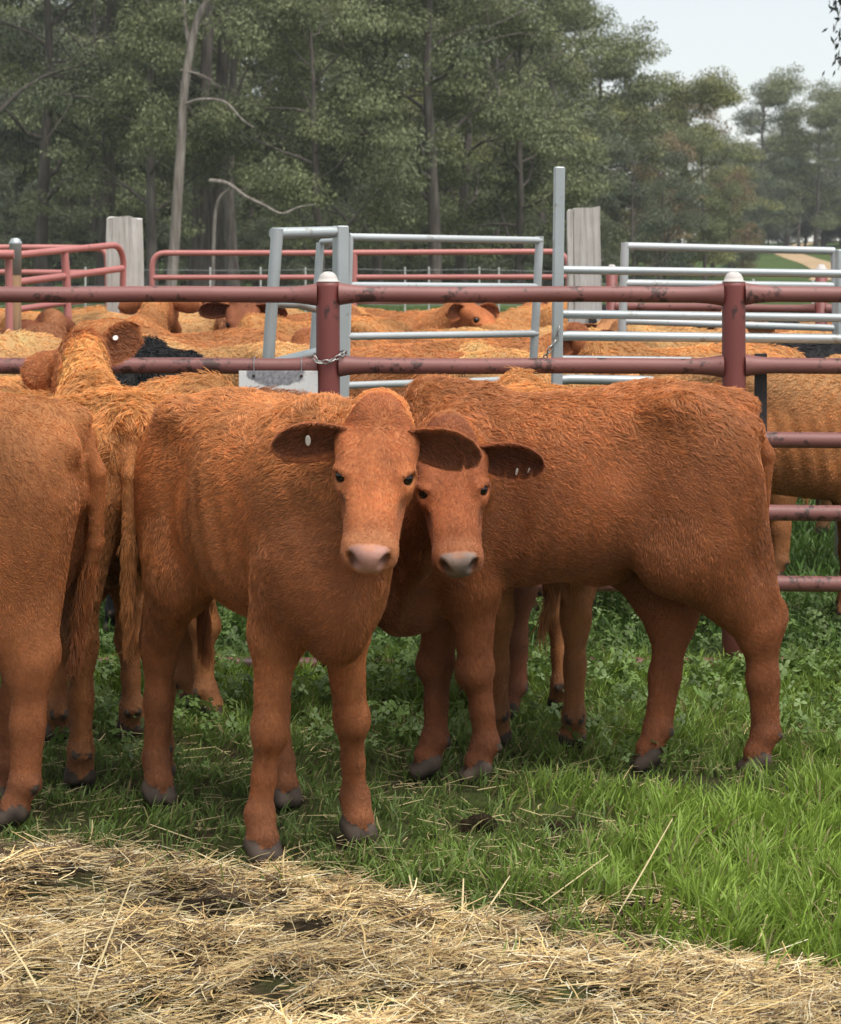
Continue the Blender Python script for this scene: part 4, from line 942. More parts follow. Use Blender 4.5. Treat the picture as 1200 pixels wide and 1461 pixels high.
    for s in (-1, 1):
        er = frame(HR[0] * .45 + HR[1] * s * .72 + HR[2] * .42, HR[2] - HR[0] * .5)
        ep = hp(.196, s * .0815, .042)
        F.ell(ep + er[0] * .004 * hs, np.array([.014, .030, .024]) * hs, .022, L_HEAD, er)
        F.ell(ep + er[0] * .018 * hs, np.array([.024, .0235, .0155]) * hs, .006, None, er, carve=True)
        F.ell(ep + (er[0] * .013 + er[2] * .019) * hs, np.array([.012, .026, .0075]) * hs, .008, L_HEAD, er)
        eyes.append((ep + er[0] * .0015 * hs, er))
        F.ell(hp(.447, s * .041, .018), np.array([.034, .0135, .0205]) * hs, .008, None, frame(HR[0] + HR[1] * s * -.25, HR[2] + HR[1] * s * .7), carve=True)
    F.ell(hp(.425, 0, -.046), np.array([.05, .06, .0055]) * hs, .008, None, HR, carve=True)         # mouth line
    # tail
    tl_ = [np.array(p, float) for p in sp['tail']]; nT = len(tl_)
    for i in range(nT - 1):
        r = lambda q: .030 - .014 * min(q / max(nT - 2, 1), 1) if q < nT - 1 else .012
        F.cone(tl_[i], tl_[i + 1], r(i), r(i + 1), .03 if i == 0 else .012, L_TAIL)
    V, Q, lab = F.mesh()
    del F
    # relax the voxel stair-steps a little
    e = np.concatenate([Q[:, [0, 1]], Q[:, [1, 2]], Q[:, [2, 3]], Q[:, [3, 0]]])
    for _ in range(2):
        acc = np.zeros_like(V); c = np.zeros(len(V))
        for col_ in range(3): acc[:, col_] = np.bincount(e[:, 0], V[e[:, 1], col_], len(V)) + np.bincount(e[:, 1], V[e[:, 0], col_], len(V))
        c = np.bincount(e[:, 0], minlength=len(V)) + np.bincount(e[:, 1], minlength=len(V))
        V = V * .5 + .5 * acc / np.maximum(c, 1)[:, None]
    rb = (lab == L_BODY) * np.clip((V[:, 0] + .16) / .06, 0, 1) * np.clip((.20 - V[:, 0]) / .06, 0, 1) * np.clip((V[:, 2] - .62) / .08, 0, 1) * np.clip((1.02 - V[:, 2]) / .08, 0, 1)
    V[:, 1] += np.sign(V[:, 1]) * .0032 * rb * np.sin((V[:, 0] + .25 * (V[:, 2] - .8)) * 2 * np.pi / .072)
    V[:, 2] = np.maximum(V[:, 2], 0.0)
    parts = [(V, Q, lab)]
    for s, ek in ((1, 'ear_l'), (-1, 'ear_r')):
        ee = sp.get(ek, {})
        ax = HR[1] * s + HR[0] * ee.get('fwd', .05) + HR[2] * ee.get('up', -.05)
        fc = HR[0] * ee.get('hx', .75) + HR[2] * ee.get('hz', .35)
        parts.append(ear_mesh(hp(.075, s * .080, .035), ax, fc, .200 * hs * ee.get('len', 1), .060 * hs, ee.get('cup', .48), ee.get('notch'), sp.get('ear_n', 44), 13))
    off = 0; VV, QQ, LL = [], [], []
    for v, q, l in parts: VV.append(v); QQ.append(q + off); LL.append(l); off += len(v)
    return dict(V=np.concatenate(VV), Q=np.concatenate(QQ), lab=np.concatenate(LL), eyes=eyes, HR=HR, poll=poll, hs=hs, sp=sp, hp=hp)

def srgb(*c):
    c = np.array(c, float) / 255; return np.where(c <= .04045, c / 12.92, ((c + .055) / 1.055)**2.4)

def cow_attrs(cw):
    """per-vertex colour, hair length, hair flow, curl"""
    V, lab, HR, poll, hs = cw['V'], cw['lab'], cw['HR'], cw['poll'], cw['hs']; sp = cw['sp']
    base = np.array(sp.get('coat', (.56, .216, .072))); n = len(V)
    nz = VN(.35, sp.get('seed', 1))(V); nf = VN(.07, sp.get('seed', 1) + 7)(V)
    col = np.tile(base, (n, 1))
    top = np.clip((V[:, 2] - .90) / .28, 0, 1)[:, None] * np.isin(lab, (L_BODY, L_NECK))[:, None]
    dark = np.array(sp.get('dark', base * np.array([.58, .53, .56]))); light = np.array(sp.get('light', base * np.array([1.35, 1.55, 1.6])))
    col = col * (1 - top * .95) + light * top * .95                       # sun-bleached topline, with sky light on the back painted in
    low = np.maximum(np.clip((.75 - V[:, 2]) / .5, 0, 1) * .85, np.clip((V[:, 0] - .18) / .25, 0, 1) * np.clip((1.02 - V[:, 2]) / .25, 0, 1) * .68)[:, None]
    col = col * (1 - low) + dark * low                                    # redder, darker legs; belly, chest and throat also carry painted shade
    loc = (V - poll) @ HR.T / hs
    ishead = (lab == L_HEAD) | (lab == L_NOSE)
    hd = base * np.array([.88, .80, .85])
    col[ishead] = hd
    fr = np.clip((loc[:, 0] - .17) / .06, 0, 1) * np.clip((.35 - loc[:, 0]) / .05, 0, 1) * np.clip((loc[:, 2] + .02) / .04, 0, 1)
    col = np.where(ishead[:, None], col * (1 + .25 * fr[:, None] * np.array([1, 1.1, 1.2])), col)
    col *= (1 + .13 * nz[:, :1] + .05 * nf[:, :1])
    # muzzle
    mz = ishead * np.clip((loc[:, 0] - .345) / .03, 0, 1)
    muz = np.array(sp.get('muzzle', base * np.array([.86, .95, 1.25])))
    col = col * (1 - mz[:, None] * .7) + muz * mz[:, None] * .7
    padw = .041 + .014 * np.clip((loc[:, 2]) / .03, -1, 1)
    pad = ishead * np.clip((padw - np.abs(loc[:, 1])) / .006, 0, 1) * np.clip((loc[:, 0] - .405) / .010, 0, 1) * np.clip((loc[:, 2] + .040) / .008, 0, 1) * np.clip((.056 - loc[:, 2]) / .008, 0, 1)
    npc = np.array(sp.get('nose', (.44, .235, .185)))
    col = col * (1 - pad[:, None]) + npc * pad[:, None] * (1 + .16 * nf[:, :1])
    # nostrils darkened, then the eye surrounds and the hollows below them
    for s in (-1, 1):
        q = (loc - np.array([.442, s * .042, .018])) / np.array([.03, .012, .019]); m = np.clip(1.5 - np.linalg.norm(q, axis=1), 0, 1) * ishead
        col = col * (1 - .9 * m[:, None])
        q = (loc - np.array([.200, s * .092, .048])) / np.array([.019, .018, .015]); m = np.clip(1.7 - np.linalg.norm(q, axis=1), 0, 1) * ishead
        col = col * (1 - .6 * m[:, None])
        q = (loc - np.array([.262, s * .075, .02])) / np.array([.05, .02, .022]); m = np.clip(1.3 - np.linalg.norm(q, axis=1), 0, 1) * ishead
        col = col * (1 - .42 * m[:, None])
    hoof = lab == L_HOOF; col[hoof] = np.array([.075, .054, .040]) * (1 + .3 * nf[hoof, :1])
    col[lab == L_EARIN] = base * np.array([.50, .42, .46]); col[lab == L_EAROUT] = base * np.array([.85, .75, .8])
    lg = lab == L_LEG
    foot = lg & (V[:, 2] < .16); col[foot] *= np.array([.9, .95, 1.1])
    # hair length
    nk0 = lab == L_NECK
    ln = np.full(n, .0140); tp = top[:, 0]
    ln += tp * sp.get('shag', .019)
    ln[lab == L_NECK] += .004
    ln[lg] = .0078 + .011 * np.clip((V[lg, 2] - .40) / .3, 0, 1)
    ln[ishead] = .0085 + .0060 * np.clip((.10 - loc[ishead, 0]) / .1, 0, 1)
    ln[ishead & (loc[:, 0] < .0)] = sp.get('poll_hair', .015)
    ln[lab == L_TAIL] = .012; ln[(lab == L_TAIL) & (V[:, 2] < sp['tail'][-1][2] + .30)] = sp.get('switch', .085)
    ln[lab == L_EARIN] = .018; ln[lab == L_EAROUT] = .011
    dpoll = np.linalg.norm(V - poll, axis=1); ln[nk0] = np.minimum(ln[nk0], .013 + .10 * np.clip(dpoll[nk0] - .10, 0, 1))
    ln = np.where(ishead, ln * (1 - .62 * mz), ln); ln[hoof] = 0; ln[pad > .3] = 0
    eyem = np.zeros(n, bool)
    for ep, er in cw['eyes']: eyem |= np.linalg.norm(V - ep, axis=1) < .0285 * hs
    ln[eyem] = 0
    # flow
    fl = np.zeros((n, 3)); ys = np.sign(V[:, 1]) * np.clip(np.abs(V[:, 1]) / .08, 0, 1)
    fl[:] = np.stack([-np.ones(n), .35 * ys, -.55 * np.ones(n)], 1)
    nk = (lab == L_NECK) | (lab == L_DEW); nd_ = unit(np.array([.30, 0, .80]) - poll)
    fl[nk] = nd_ + np.array([0, 0, -.35])
    fl[lg] = (-.12, 0, -1); fl[lab == L_TAIL] = (0, 0, -1)
    hd_dir = np.zeros((n, 3)); wh = loc - np.array([.075, 0, .09])
    r2 = np.stack([wh[:, 0], wh[:, 1], wh[:, 2] * .5], 1)
    hd_dir = r2 / np.maximum(np.linalg.norm(r2, axis=1), .01)[:, None] + np.array([.25, 0, -.1])
    fl[ishead] = (hd_dir @ HR)[ishead]
    for s, L0 in ((1, 0), (-1, 0)):
        m = np.isin(lab, (L_EARIN, L_EAROUT)) & (loc[:, 1] * s > 0); fl[m] = HR[1] * s * .8 + HR[0] * .25 - np.array([0, 0, .3])
    curl = np.where(np.isin(lab, (L_BODY, L_NECK)), .12 + .80 * tp**1.3, .15); curl[lg] = .1; curl[ishead] = .15; curl[lab == L_TAIL] = .04
    return np.clip(col, .004, .9), ln, fl, curl

def coat_curves(name, me, col, ln, fl, curl, count, seed, mat, rad=.0007, clump=.018, lift=.35, lenmul=1.0):
    r = np.random.default_rng(seed)
    n = len(me.vertices); V = np.empty(n * 3, np.float32); me.vertices.foreach_get('co', V); V = V.reshape(-1, 3).astype(float)
    N = np.empty(n * 3, np.float32); me.vertices.foreach_get('normal', N); N = N.reshape(-1, 3).astype(float)
    Q = np.empty(len(me.polygons) * 4, np.int32); me.loops.foreach_get('vertex_index', Q); Q = Q.reshape(-1, 4)
    A = np.linalg.norm(np.cross(V[Q[:, 2]] - V[Q[:, 0]], V[Q[:, 3]] - V[Q[:, 1]]), axis=1) * .5
    lq = ln[Q].mean(1); wgt = A * (lq > .002) * np.clip(.018 / np.maximum(lq, .004), .7, 3.6); wgt[V[Q[:, 0], 2] < .02] = 0
    f = r.choice(len(Q), count, p=wgt / wgt.sum())
    b = r.random((count, 2)); w4 = np.stack([(1-b[:, 0])*(1-b[:, 1]), b[:, 0]*(1-b[:, 1]), b[:, 0]*b[:, 1], (1-b[:, 0])*b[:, 1]], 1)
    q = Q[f]; itp = lambda a: (a[q] * (w4[:, :, None] if a.ndim == 2 else w4)).sum(1)
    root, nrm, flow, L, cu, co = itp(V), itp(N), itp(fl), itp(ln) * lenmul, itp(curl), itp(col)
    nrm /= np.maximum(np.linalg.norm(nrm, axis=1), 1e-6)[:, None]
    big, sml = VN(.16, seed + 1), VN(.045, seed + 2)
    nb, ns_ = big(root), sml(root)
    flow = flow / np.maximum(np.linalg.norm(flow, axis=1), 1e-6)[:, None]
    flow = flow + nb * .30 * (.4 + cu)[:, None] + ns_ * .55 * cu[:, None] + r.normal(size=(count, 3)) * .12
    flow -= nrm * (flow * nrm).sum(1)[:, None]; flow /= np.maximum(np.linalg.norm(flow, axis=1), 1e-6)[:, None]
    d0 = flow / np.maximum(np.linalg.norm(flow, axis=1), 1e-6)[:, None]; al = (root * d0).sum(1)[:, None]
    g0 = np.array([-.86, 0, -.5]); pa = root - g0 * ((root @ g0)[:, None] * .78)
    s1, s2 = VN(.020, seed + 11)(pa), VN(.0095, seed + 12)(pa); streak = np.clip(.75 * s1[:, 0] + .6 * s2[:, 0], -1.6, 1.6)
    L = L * r.uniform(.65, 1.2, count) * (1 + .25 * ns_[:, 2] * cu)
    bit = np.cross(nrm, flow)
    # clumps from a warped grid
    wp = root + ns_ * .008; cid = np.floor(wp / clump).astype(np.int64); hsh = (cid[:, 0] * 73856093 ^ cid[:, 1] * 19349663 ^ cid[:, 2] * 83492791) % 65521
    cr = np.random.default_rng(seed + 3).random((65521, 4)); cj = cr[hsh]
    centre = (cid + cj[:, :3]) * clump; tow = centre - root; tow -= nrm * (tow * nrm).sum(1)[:, None]
    cam_ = ((.25 + .5 * cu) * np.clip(L / .02, .3, 1.0))[:, None]
    K = 5; pts = np.empty((count, K, 3), np.float32); ph = cj[:, 3] * 6.28
    lf = lift * (.42 + .85 * cu) * (1 + .32 * streak) * (.6 + .8 * cj[:, 0]) * (.75 + .5 * r.random(count))
    for i in range(K):
        t = i / (K - 1)
        wav = np.sin(t * 4.2 + ph) * cu * .22 * t
        p = root + nrm * (-.0006 + (.0010 + .0024 * np.clip(L / .02, 0, 1)) * min(1.0, 2.2 * t))[:, None] + (flow * (t * (1 - .10 * t)) + nrm * (lf * t * (1 - .45 * t))[:, None] + bit * wav[:, None]) * L[:, None] + tow * cam_ * (t**1.3)
        pts[:, i] = p
    co = co * ((1 + r.uniform(-1, 1, count) * (.11 + .16 * np.clip(cu, 0, 1))) * (.90 + .20 * cj[:, 1]) * (1 + .15 * streak))[:, None]
    cv = bpy.data.hair_curves.new(name); cv.add_curves([K] * count)
    cv.attributes['position'].data.foreach_set('vector', pts.reshape(-1))
    rr = (np.array([1, .95, .8, .6, .25], np.float32)[None] * (rad * np.clip(L / .016, .5, 1.0))[:, None]).astype(np.float32).ravel()
    if 'radius' not in cv.attributes: cv.attributes.new('radius', 'FLOAT', 'POINT')
    cv.attributes['radius'].data.foreach_set('value', rr)
    ca = cv.attributes.new('hcol', 'FLOAT_COLOR', 'CURVE'); c4 = np.ones((count, 4), np.float32); c4[:, :3] = co
    ca.data.foreach_set('color', c4.ravel())
    cv.materials.append(mat); return cv

# coat materials
M_SKIN, nt, b = newmat('cattle_hide')
at = nd(nt, 'ShaderNodeAttribute', attribute_name='Col'); tc = texco(nt)
n1 = noise(nt, 90, 3, .6, tc); mul = mixc(nt, .55, at.outputs['Color'], ramp(nt, n1.outputs[0], [(.3, (.78, .75, .75)), (.7, (1.12, 1.12, 1.12))]).outputs[0], 'MULTIPLY')
nt.links.new(mul, b.inputs['Base Color']); b.inputs['Roughness'].default_value = .75; b.inputs['Specular IOR Level'].default_value = .25
bump(nt, b, n1.outputs[0], .2, .003)
M_HAIR, nt, b = newmat('cattle_hair')
at = nd(nt, 'ShaderNodeAttribute', attribute_name='hcol'); hi_ = nt.nodes.new('ShaderNodeHairInfo')
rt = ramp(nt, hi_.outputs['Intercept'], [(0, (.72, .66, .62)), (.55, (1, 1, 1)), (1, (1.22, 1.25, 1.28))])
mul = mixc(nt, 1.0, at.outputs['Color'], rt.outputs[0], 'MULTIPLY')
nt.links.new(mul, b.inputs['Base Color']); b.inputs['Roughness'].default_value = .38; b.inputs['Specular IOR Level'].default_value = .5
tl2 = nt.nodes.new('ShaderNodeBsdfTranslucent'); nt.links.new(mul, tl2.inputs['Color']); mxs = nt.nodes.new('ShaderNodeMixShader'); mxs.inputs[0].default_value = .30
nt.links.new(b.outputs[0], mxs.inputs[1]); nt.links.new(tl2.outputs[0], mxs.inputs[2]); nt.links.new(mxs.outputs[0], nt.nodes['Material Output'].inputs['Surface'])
M_EYE, nt, b = newmat('eye_gloss'); b.inputs['Base Color'].default_value = (.008, .005, .004, 1); b.inputs['Roughness'].default_value = .08
M_TAG, nt, b = newmat('tag_plastic'); b.inputs['Base Color'].default_value = (.78, .74, .66, 1); b.inputs['Roughness'].default_value = .4

def make_animal(sp, hairs, name, loc, yaw, label, group=None, cat='calf', rad=.0007, clump=.018, lift=.35, hair_scale=1.0):
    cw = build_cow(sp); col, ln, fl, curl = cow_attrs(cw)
    root = empty(name, (loc[0], loc[1], loc[2] if len(loc) > 2 else 0), yaw)
    tag(root, label, cat, group)
    furred = np.clip(ln / .003, 0, 1)[:, None]
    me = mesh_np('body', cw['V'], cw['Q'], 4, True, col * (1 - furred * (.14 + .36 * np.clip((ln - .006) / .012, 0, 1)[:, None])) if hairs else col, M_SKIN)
    obj('body', me, root)
    for ep, er in cw['eyes']:
        mb = MB(); r = .0200 * cw['hs']; nseg = 14
        mb.lathe((0, 0, 0), [(max(r * math.cos(a), 1e-4), r * math.sin(a)) for a in np.linspace(-math.pi/2, math.pi/2, 9)], nseg)
        e = mb.build('eye', M_EYE, root); e.location = ep
    for ek, t, off, sz in sp.get('tags', []):           # oval button tags clipped in the ears
        sg = 1 if ek == 'ear_l' else -1; ee = sp.get(ek, {}); HR = cw['HR']; hs = cw['hs']
        ax = unit(HR[1] * sg + HR[0] * ee.get('fwd', .05) + HR[2] * ee.get('up', -.05)); fc = HR[0] * ee.get('hx', .75) + HR[2] * ee.get('hz', .35); fc = unit(fc - ax * (fc @ ax)); w_ = np.cross(fc, ax)
        c = cw['hp'](.075, sg * .080, .035) + ax * .2 * hs * t + w_ * off + fc * sp.get('tag_lift', .004)
        mb = MB(); N = 16; vs = [];
        for lay, rr_ in ((-.002, .9), (.0005, 1.0), (.003, .85)):
            for q in range(N): an = 2 * math.pi * q / N; vs.append(c + (ax * math.cos(an) * sz[0] + w_ * math.sin(an) * sz[1]) * rr_ + fc * lay)
        fs = [tuple(range(N - 1, -1, -1)), tuple(range(2 * N, 3 * N))] + [(l * N + q, l * N + (q + 1) % N, (l + 1) * N + (q + 1) % N, (l + 1) * N + q) for l in (0, 1) for q in range(N)]
        mb.add(vs, fs); mb.build('ear_tag', M_TAG, root)
    if hairs:
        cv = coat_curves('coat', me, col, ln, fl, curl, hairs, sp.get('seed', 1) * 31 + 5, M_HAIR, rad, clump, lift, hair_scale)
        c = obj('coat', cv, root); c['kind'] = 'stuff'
    return root, cw
# ------------------------------------------------------------------ the two calves that look at the camera
def to_local(p, org, yaw):
    d = np.array(p, float)[:2] - np.array(org)[:2]; c, s = math.cos(yaw), math.sin(yaw)
    q = np.array(p, float).copy(); q[0] = d[0] * c + d[1] * s; q[1] = -d[0] * s + d[1] * c; return q
def vec_local(v, yaw):
    c, s = math.cos(yaw), math.sin(yaw); return np.array([v[0] * c + v[1] * s, -v[0] * s + v[1] * c, v[2]])
def hooves_local(d, org, yaw): return {k: tuple(to_local(v, org, yaw)[:2]) for k, v in d.items()}

# calf in front: faces the camera and a little to the right of it
yaw1 = math.radians(-66)
hv = dict(FR=G(374, 1228), FL=G(510, 1200), HR=G(226, 1146), HL=G(404, 1148))
mid = sum(hv.values()) / 4; f1 = np.array([math.cos(yaw1), math.sin(yaw1)])
org1 = mid[:2] + f1 * .075
sp1 = dict(h=.0065, hs=.93, brisket=.085, wide=.95, front=.74, hooves=hooves_local(hv, org1, yaw1), poll=to_local(P(541, 606, 6.30), org1, yaw1), face=vec_local((-.05, -.60, -.75), yaw1),
           face_up=vec_local((0, -.75, .6), yaw1), tail=[(-.60, 0, 1.06), (-.67, .02, .95), (-.68, .03, .75), (-.66, .03, .55), (-.65, .03, .40)],
           ear_l=dict(up=-.02, fwd=.12, notch=[(.78, .45)]), ear_r=dict(up=.0, fwd=.12), tags=[('ear_r', .52, -.006, (.007, .015))], tag_lift=.006, seed=3, ear_n=60)
calf1, cw1 = make_animal(sp1, 270000, 'calf', org1, yaw1, 'red calf standing in front of the others, facing the camera with its whole face showing', 'calves in front of the fence', rad=.0008, clump=.011, lift=.27, hair_scale=.84)

yaw2 = math.radians(190)
hv = dict(FL=G(684, 1116), FR=G(612, 1108), HL=G(1082, 1104), HR=G(928, 1098))
mid = sum(hv.values()) / 4; f2 = np.array([math.cos(yaw2), math.sin(yaw2)])
org2 = mid[:2] + f2 * .09
sp2 = dict(h=.0064, hs=.93, hooves=hooves_local(hv, org2, yaw2), poll=to_local(P(640, 632, 7.05), org2, yaw2), face=vec_local((.06, -.60, -.78), yaw2),
           face_up=vec_local((0, -.78, .6), yaw2), tail=[(-.60, 0, 1.06), (-.665, .0, .95), (-.66, -.03, .75), (-.62, -.06, .55), (-.60, -.07, .45)],
           ear_l=dict(up=-.12, fwd=.10, notch=[(.45, .35), (.65, .45), (.82, .5)]), ear_r=dict(up=-.05, fwd=.1), tags=[('ear_l', .62, -.034, (.004, .012)), ('ear_l', .80, -.030, (.004, .013))], tag_lift=.006, seed=8, nose=(.26, .19, .155), coat=(.46, .162, .053), ear_n=60)
calf2, cw2 = make_animal(sp2, 270000, 'calf', org2, yaw2, 'darker red calf standing side-on with its head tucked behind the front calf', 'calves in front of the fence', rad=.0008, clump=.011, lift=.27, hair_scale=.84)
# ------------------------------------------------------------------ the other cattle
def std_hooves(r, spread=0.0):
    j = lambda a: r.uniform(-a, a)
    return dict(FL=(.30 + j(.07), .125 + j(.02)), FR=(.30 + j(.07), -.125 + j(.02)), HL=(-.47 + j(.08), .125 + j(.02)), HR=(-.47 + j(.08), -.125 + j(.02)))
def std_tail(r): return [(-.60, 0, 1.06), (-.66, .01, .95), (-.665, r.uniform(-.03, .03), .75), (-.65, r.uniform(-.05, .05), .55), (-.64, r.uniform(-.06, .06), .42)]
POSES = {  # poll position and face direction in the animal's own frame
    'ahead':  ((.72, 0, 1.16), (.70, 0, -.70)), 'low': ((.80, 0, .86), (.50, 0, -.86)), 'left': ((.62, .20, 1.18), (.15, .75, -.65)),
    'right': ((.62, -.20, 1.18), (.15, -.75, -.65)), 'high': ((.66, 0, 1.26), (.85, 0, -.45)), 'back_right': ((.56, -.26, 1.18), (-.35, -.75, -.55)), 'back_left': ((.56, .26, 1.18), (-.35, .75, -.55))}
def animal(px, Y, yaw, pose, label, seed, h=.013, hairs=26000, coat=(.54, .212, .072), scale=1.0, name='calf', group='herd in the pen behind the fence', light=None, rad=.0017, clump=.020, hl=1.0, x=None, **kw):
    r = random.Random(seed); pl, fc = POSES[pose] if isinstance(pose, str) else pose; up = (0, 0, 1)
    sp = dict(h=h, hooves=std_hooves(r), poll=pl, face=fc, tail=std_tail(r), seed=seed, coat=coat, ear_n=16, wide=r.uniform(.95, 1.06),
              ear_l=dict(up=r.uniform(-.25, .1), fwd=.05), ear_r=dict(up=r.uniform(-.25, .1), fwd=.05), nose=(.42, .27, .22) if r.random() < .5 else (.2, .14, .12)); sp.update(kw)
    if light is not None: sp['light'] = light
    X = P(px, 365, Y)[0] if x is None else x
    o, cw = make_animal(sp, hairs, name, (X, Y), math.radians(yaw), label, group, 'calf', rad, clump, .32, hl); o.scale = (scale,) * 3
    return o
GF = 'calves in front of the fence'
ORANGE = (.60, .255, .085); RED = (.48, .18, .060); BROWN = (.32, .115, .046); TAN = (.66, .34, .135); BLACK = (.012, .011, .012)
# left edge, in front of the fence
aL = animal(-186, 7.05, 172, 'low', 'smooth red calf cut off by the left edge, its rump towards the other calves', 61, .0085, 190000, (.49, .182, .060), 1.0, group=GF, rad=.0010, clump=.012, hl=.62, shag=.002,
       hooves=dict(FL=(.32, .12), FR=(.36, -.12), HL=(-.47, .15), HR=(-.34, -.10)), tail=[(-.60, 0, 1.05), (-.645, -.03, .95), (-.63, -.07, .75), (-.58, -.10, .55), (-.56, -.11, .40)])
bL = animal(150, 7.75, 104, ((.60, .0, 1.235), (.85, .12, -.45)), 'shaggy orange calf seen from behind at left, head turned away with a white ear tag', 62, .0085, 150000, (.60, .26, .085), .98, group=GF, rad=.0010, clump=.020, hl=1.15, switch=.05, tail=[(-.60, 0, 1.06), (-.652, 0, .95), (-.657, .01, .75), (-.652, .01, .58), (-.65, .01, .46)],
       shag=.022, poll_hair=.05, tags=[('ear_r', .45, .020, (.011, .009))], tag_lift=.004, ear_l=dict(up=-.9, fwd=-.1, len=.7), ear_r=dict(up=.80, fwd=-.10, hx=-.75, hz=-.15, len=.90), hooves=dict(FL=(.30, .12), FR=(.30, -.12), HL=(-.42, .125), HR=(-.40, -.115)))
animal(150, 8.45, 8, 'low', 'orange calf mostly hidden behind the front calf, only its back showing at left', 63, .011, 60000, ORANGE, .97, group=GF, rad=.001, clump=.022)
animal(505, 8.50, 186, 'low', 'brown calf hidden behind the front calf, a strip of its back under the white board', 64, .011, 50000, BROWN, .93, group=GF, rad=.001, clump=.022)
animal(752, 8.36, 92, 'low', 'orange calf standing end-on behind the second calf, only its shaggy back and hind legs showing', 65, .010, 80000, ORANGE, .97, group=GF, rad=.001, clump=.022, shag=.02,
       hooves=dict(FL=(.16, .13), FR=(.16, -.13), HL=(-.44, .13), HR=(-.50, -.11)))
# in the pen behind the fence, nearest first
def again(src, px, Y, yaw, label, scale=1.0):
    o = copy_tree(src); o.location = (P(px, 365, Y)[0], Y, 0); o.rotation_euler = (0, 0, math.radians(yaw)); o.scale = (scale,) * 3; o['label'] = label; return o
animal(1130, 10.35, 2, 'low', 'pale orange calf standing side-on behind the right end of the fence', 71, .011, 150000, ORANGE, .97, rad=.0011, clump=.016, hl=.8, light=(.74, .44, .19), steer=False)
animal(880, 10.9, 182, 'low', 'tan calf behind the middle fence bay with its head down', 72, .012, 50000, TAN, .90)
animal(700, 11.3, 100, 'low', 'light orange calf seen from behind under the wide galvanised gate', 73, .012, 40000, TAN, .97)
animal(214, 10.7, 96, 'low', 'black calf in the pen at left, its dark back between orange ones', 74, .012, 40000, BLACK, 1.0, light=(.02, .018, .018), dark=(.01, .009, .009))
animal(60, 11.3, 188, 'low', 'pale orange calf behind the lower rail at the left edge', 75, .013, 34000, TAN, .97)
animal(300, 12.0, 165, 'low', 'orange calf with a pale hip behind the fence left of the white board', 76, .013, 34000, TAN, .97)
animal(655, 11.5, 8, 'low', 'reddish calf side-on behind the lower rails of the wide gate', 77, .013, 34000, RED, .97)
animal(590, 12.6, 196, ((.58, .12, 1.15), (.45, .5, -.72)), 'orange calf lowering its head between the stiles of the narrow gate', 78, .012, 34000, (.52, .20, .065), .97)
animal(640, 12.9, -20, ((.66, .06, 1.16), (.80, -.25, -.50)), 'red calf looking right past the tall galvanised post', 79, .012, 34000, (.48, .175, .056), .97)
animal(960, 12.0, 176, 'low', 'broad orange calf behind the lower galvanised rails on the right', 80, .013, 34000, ORANGE, .97)
animal(1180, 12.4, 10, 'low', 'black calf behind the fence at the right edge', 81, .013, 26000, BLACK, .98, light=(.02, .018, .018), dark=(.01, .009, .009))
animal(110, 13.2, 172, 'left', 'bony-backed light orange calf in mid pen at left', 82, .0175, 26000, TAN, .97)
animal(285, 13.0, 14, 'low', 'long-backed red calf right of the black one', 83, .0175, 26000, RED, .97)
animal(640, 13.4, 110, 'low', 'orange calf showing its rump between two galvanised rails', 84, .0175, 26000, ORANGE, .97)
animal(1075, 13.8, 185, 'ahead', 'tan calf with level head behind the right fence post', 85, .0175, 22000, TAN, .97)
animal(20, 14.8, 60, 'left', 'dark red calf with its ears back at the far left of the pen', 86, .0175, 22000, BROWN, .97)
h87 = animal(270, 14.3, 170, 'low', 'reddish calf in the second last row left of the narrow gate', 87, .0175, 22000, RED, .97)
h88 = animal(180, 15.4, 80, 'high', 'orange calf with raised head and two ears seen from behind at left', 88, .0175, 22000, (.52, .20, .066), 1.0)
animal(735, 15.2, 15, 'back_right', 'small orange calf with pricked ears behind the wide galvanised gate', 89, .0175, 22000, TAN, .95)
animal(880, 14.8, 5, 'right', 'yellowish calf between the tall post and the far panel', 90, .0175, 22000, TAN, .97)
animal(352, 16.4, -88, ((.62, 0, 1.25), (.62, 0, -.78)), 'brown calf facing the camera from the back row below the red gate', 91, .012, 26000, (.34, .125, .05), 1.0, nose=(.62, .38, .30))
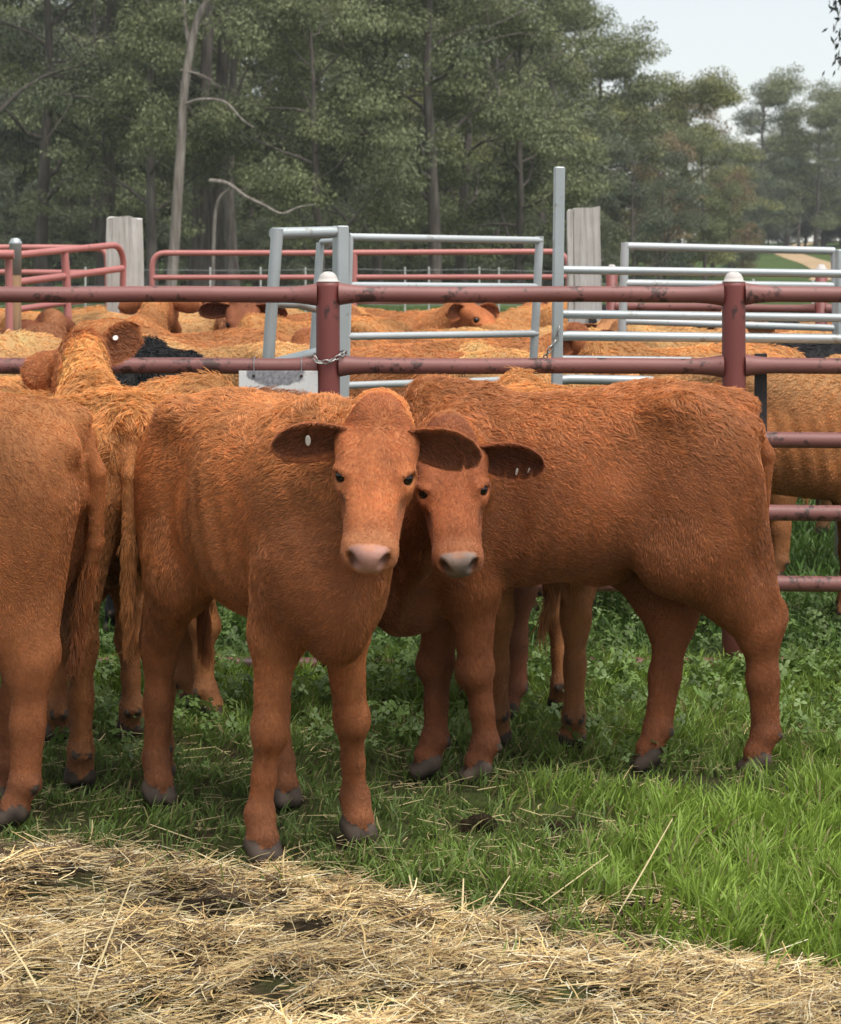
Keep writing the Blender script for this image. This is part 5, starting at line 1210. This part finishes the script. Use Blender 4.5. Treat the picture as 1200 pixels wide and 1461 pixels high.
animal(520, 16.6, -18, ((.68, -.06, 1.20), (.80, -.30, -.50)), 'red calf with raised head beyond the wide gate, looking right', 92, .013, 22000, (.50, .18, .058), 1.0)
h93 = animal(640, 16.4, 160, 'left', 'orange calf beyond the wide gate turning its head', 93, .0175, 22000, ORANGE, .97)
animal(1010, 17.0, 178, 'ahead', 'black calf far back behind the galvanised rails on the right', 94, .0175, 20000, BLACK, .98, light=(.02, .018, .018), dark=(.01, .009, .009))
animal(1130, 16.2, 12, 'left', 'orange calf far back beside the second red post', 95, .0175, 20000, RED, .95)
h96 = animal(215, 16.8, 8, 'low', 'pale orange calf in the back row left of the one facing the camera', 96, .0175, 20000, TAN, 1.0)
h97 = animal(440, 15.6, 175, 'low', 'orange calf behind the galvanised gate post in the back rows', 97, .0175, 22000, ORANGE, 1.0)
again(h97, 70, 17.9, 10, 'orange calf in the last row beside the left corner post')
again(h96, 455, 18.0, 170, 'pale orange calf in the last row behind the narrow gate')
again(h87, 590, 17.8, 4, 'reddish calf in the last row under the long red gate')
again(h93, 700, 18.2, 20, 'orange calf at the very back left of the tall galvanised post')
again(h97, 860, 17.6, 172, 'orange calf at the back beside the split timber post')
again(h87, 950, 18.3, 12, 'reddish calf at the back behind the far gate panel')
again(h88, 310, 18.2, 95, 'calf seen from behind at the back, left of the one facing the camera', .97)
again(h96, 1180, 17.8, 5, 'pale orange calf at the back near the right edge')
# ------------------------------------------------------------------ damp air: far trees fade a little
mb = MB(); mb.box((0, 170, 21), (640, 380, 46)); M_HAZE = bpy.data.materials.new('haze'); M_HAZE.use_nodes = True; hn = M_HAZE.node_tree; hn.nodes.clear()
ho = hn.nodes.new('ShaderNodeOutputMaterial'); hv_ = hn.nodes.new('ShaderNodeVolumePrincipled'); hv_.inputs['Color'].default_value = (.90, .94, .97, 1); hv_.inputs['Density'].default_value = .00035; hv_.inputs['Anisotropy'].default_value = .2
hn.links.new(hv_.outputs[0], ho.inputs['Volume']); hz = mb.build('haze', M_HAZE); hz['kind'] = 'stuff'; hz['label'] = 'thin damp haze in the air over the paddock'
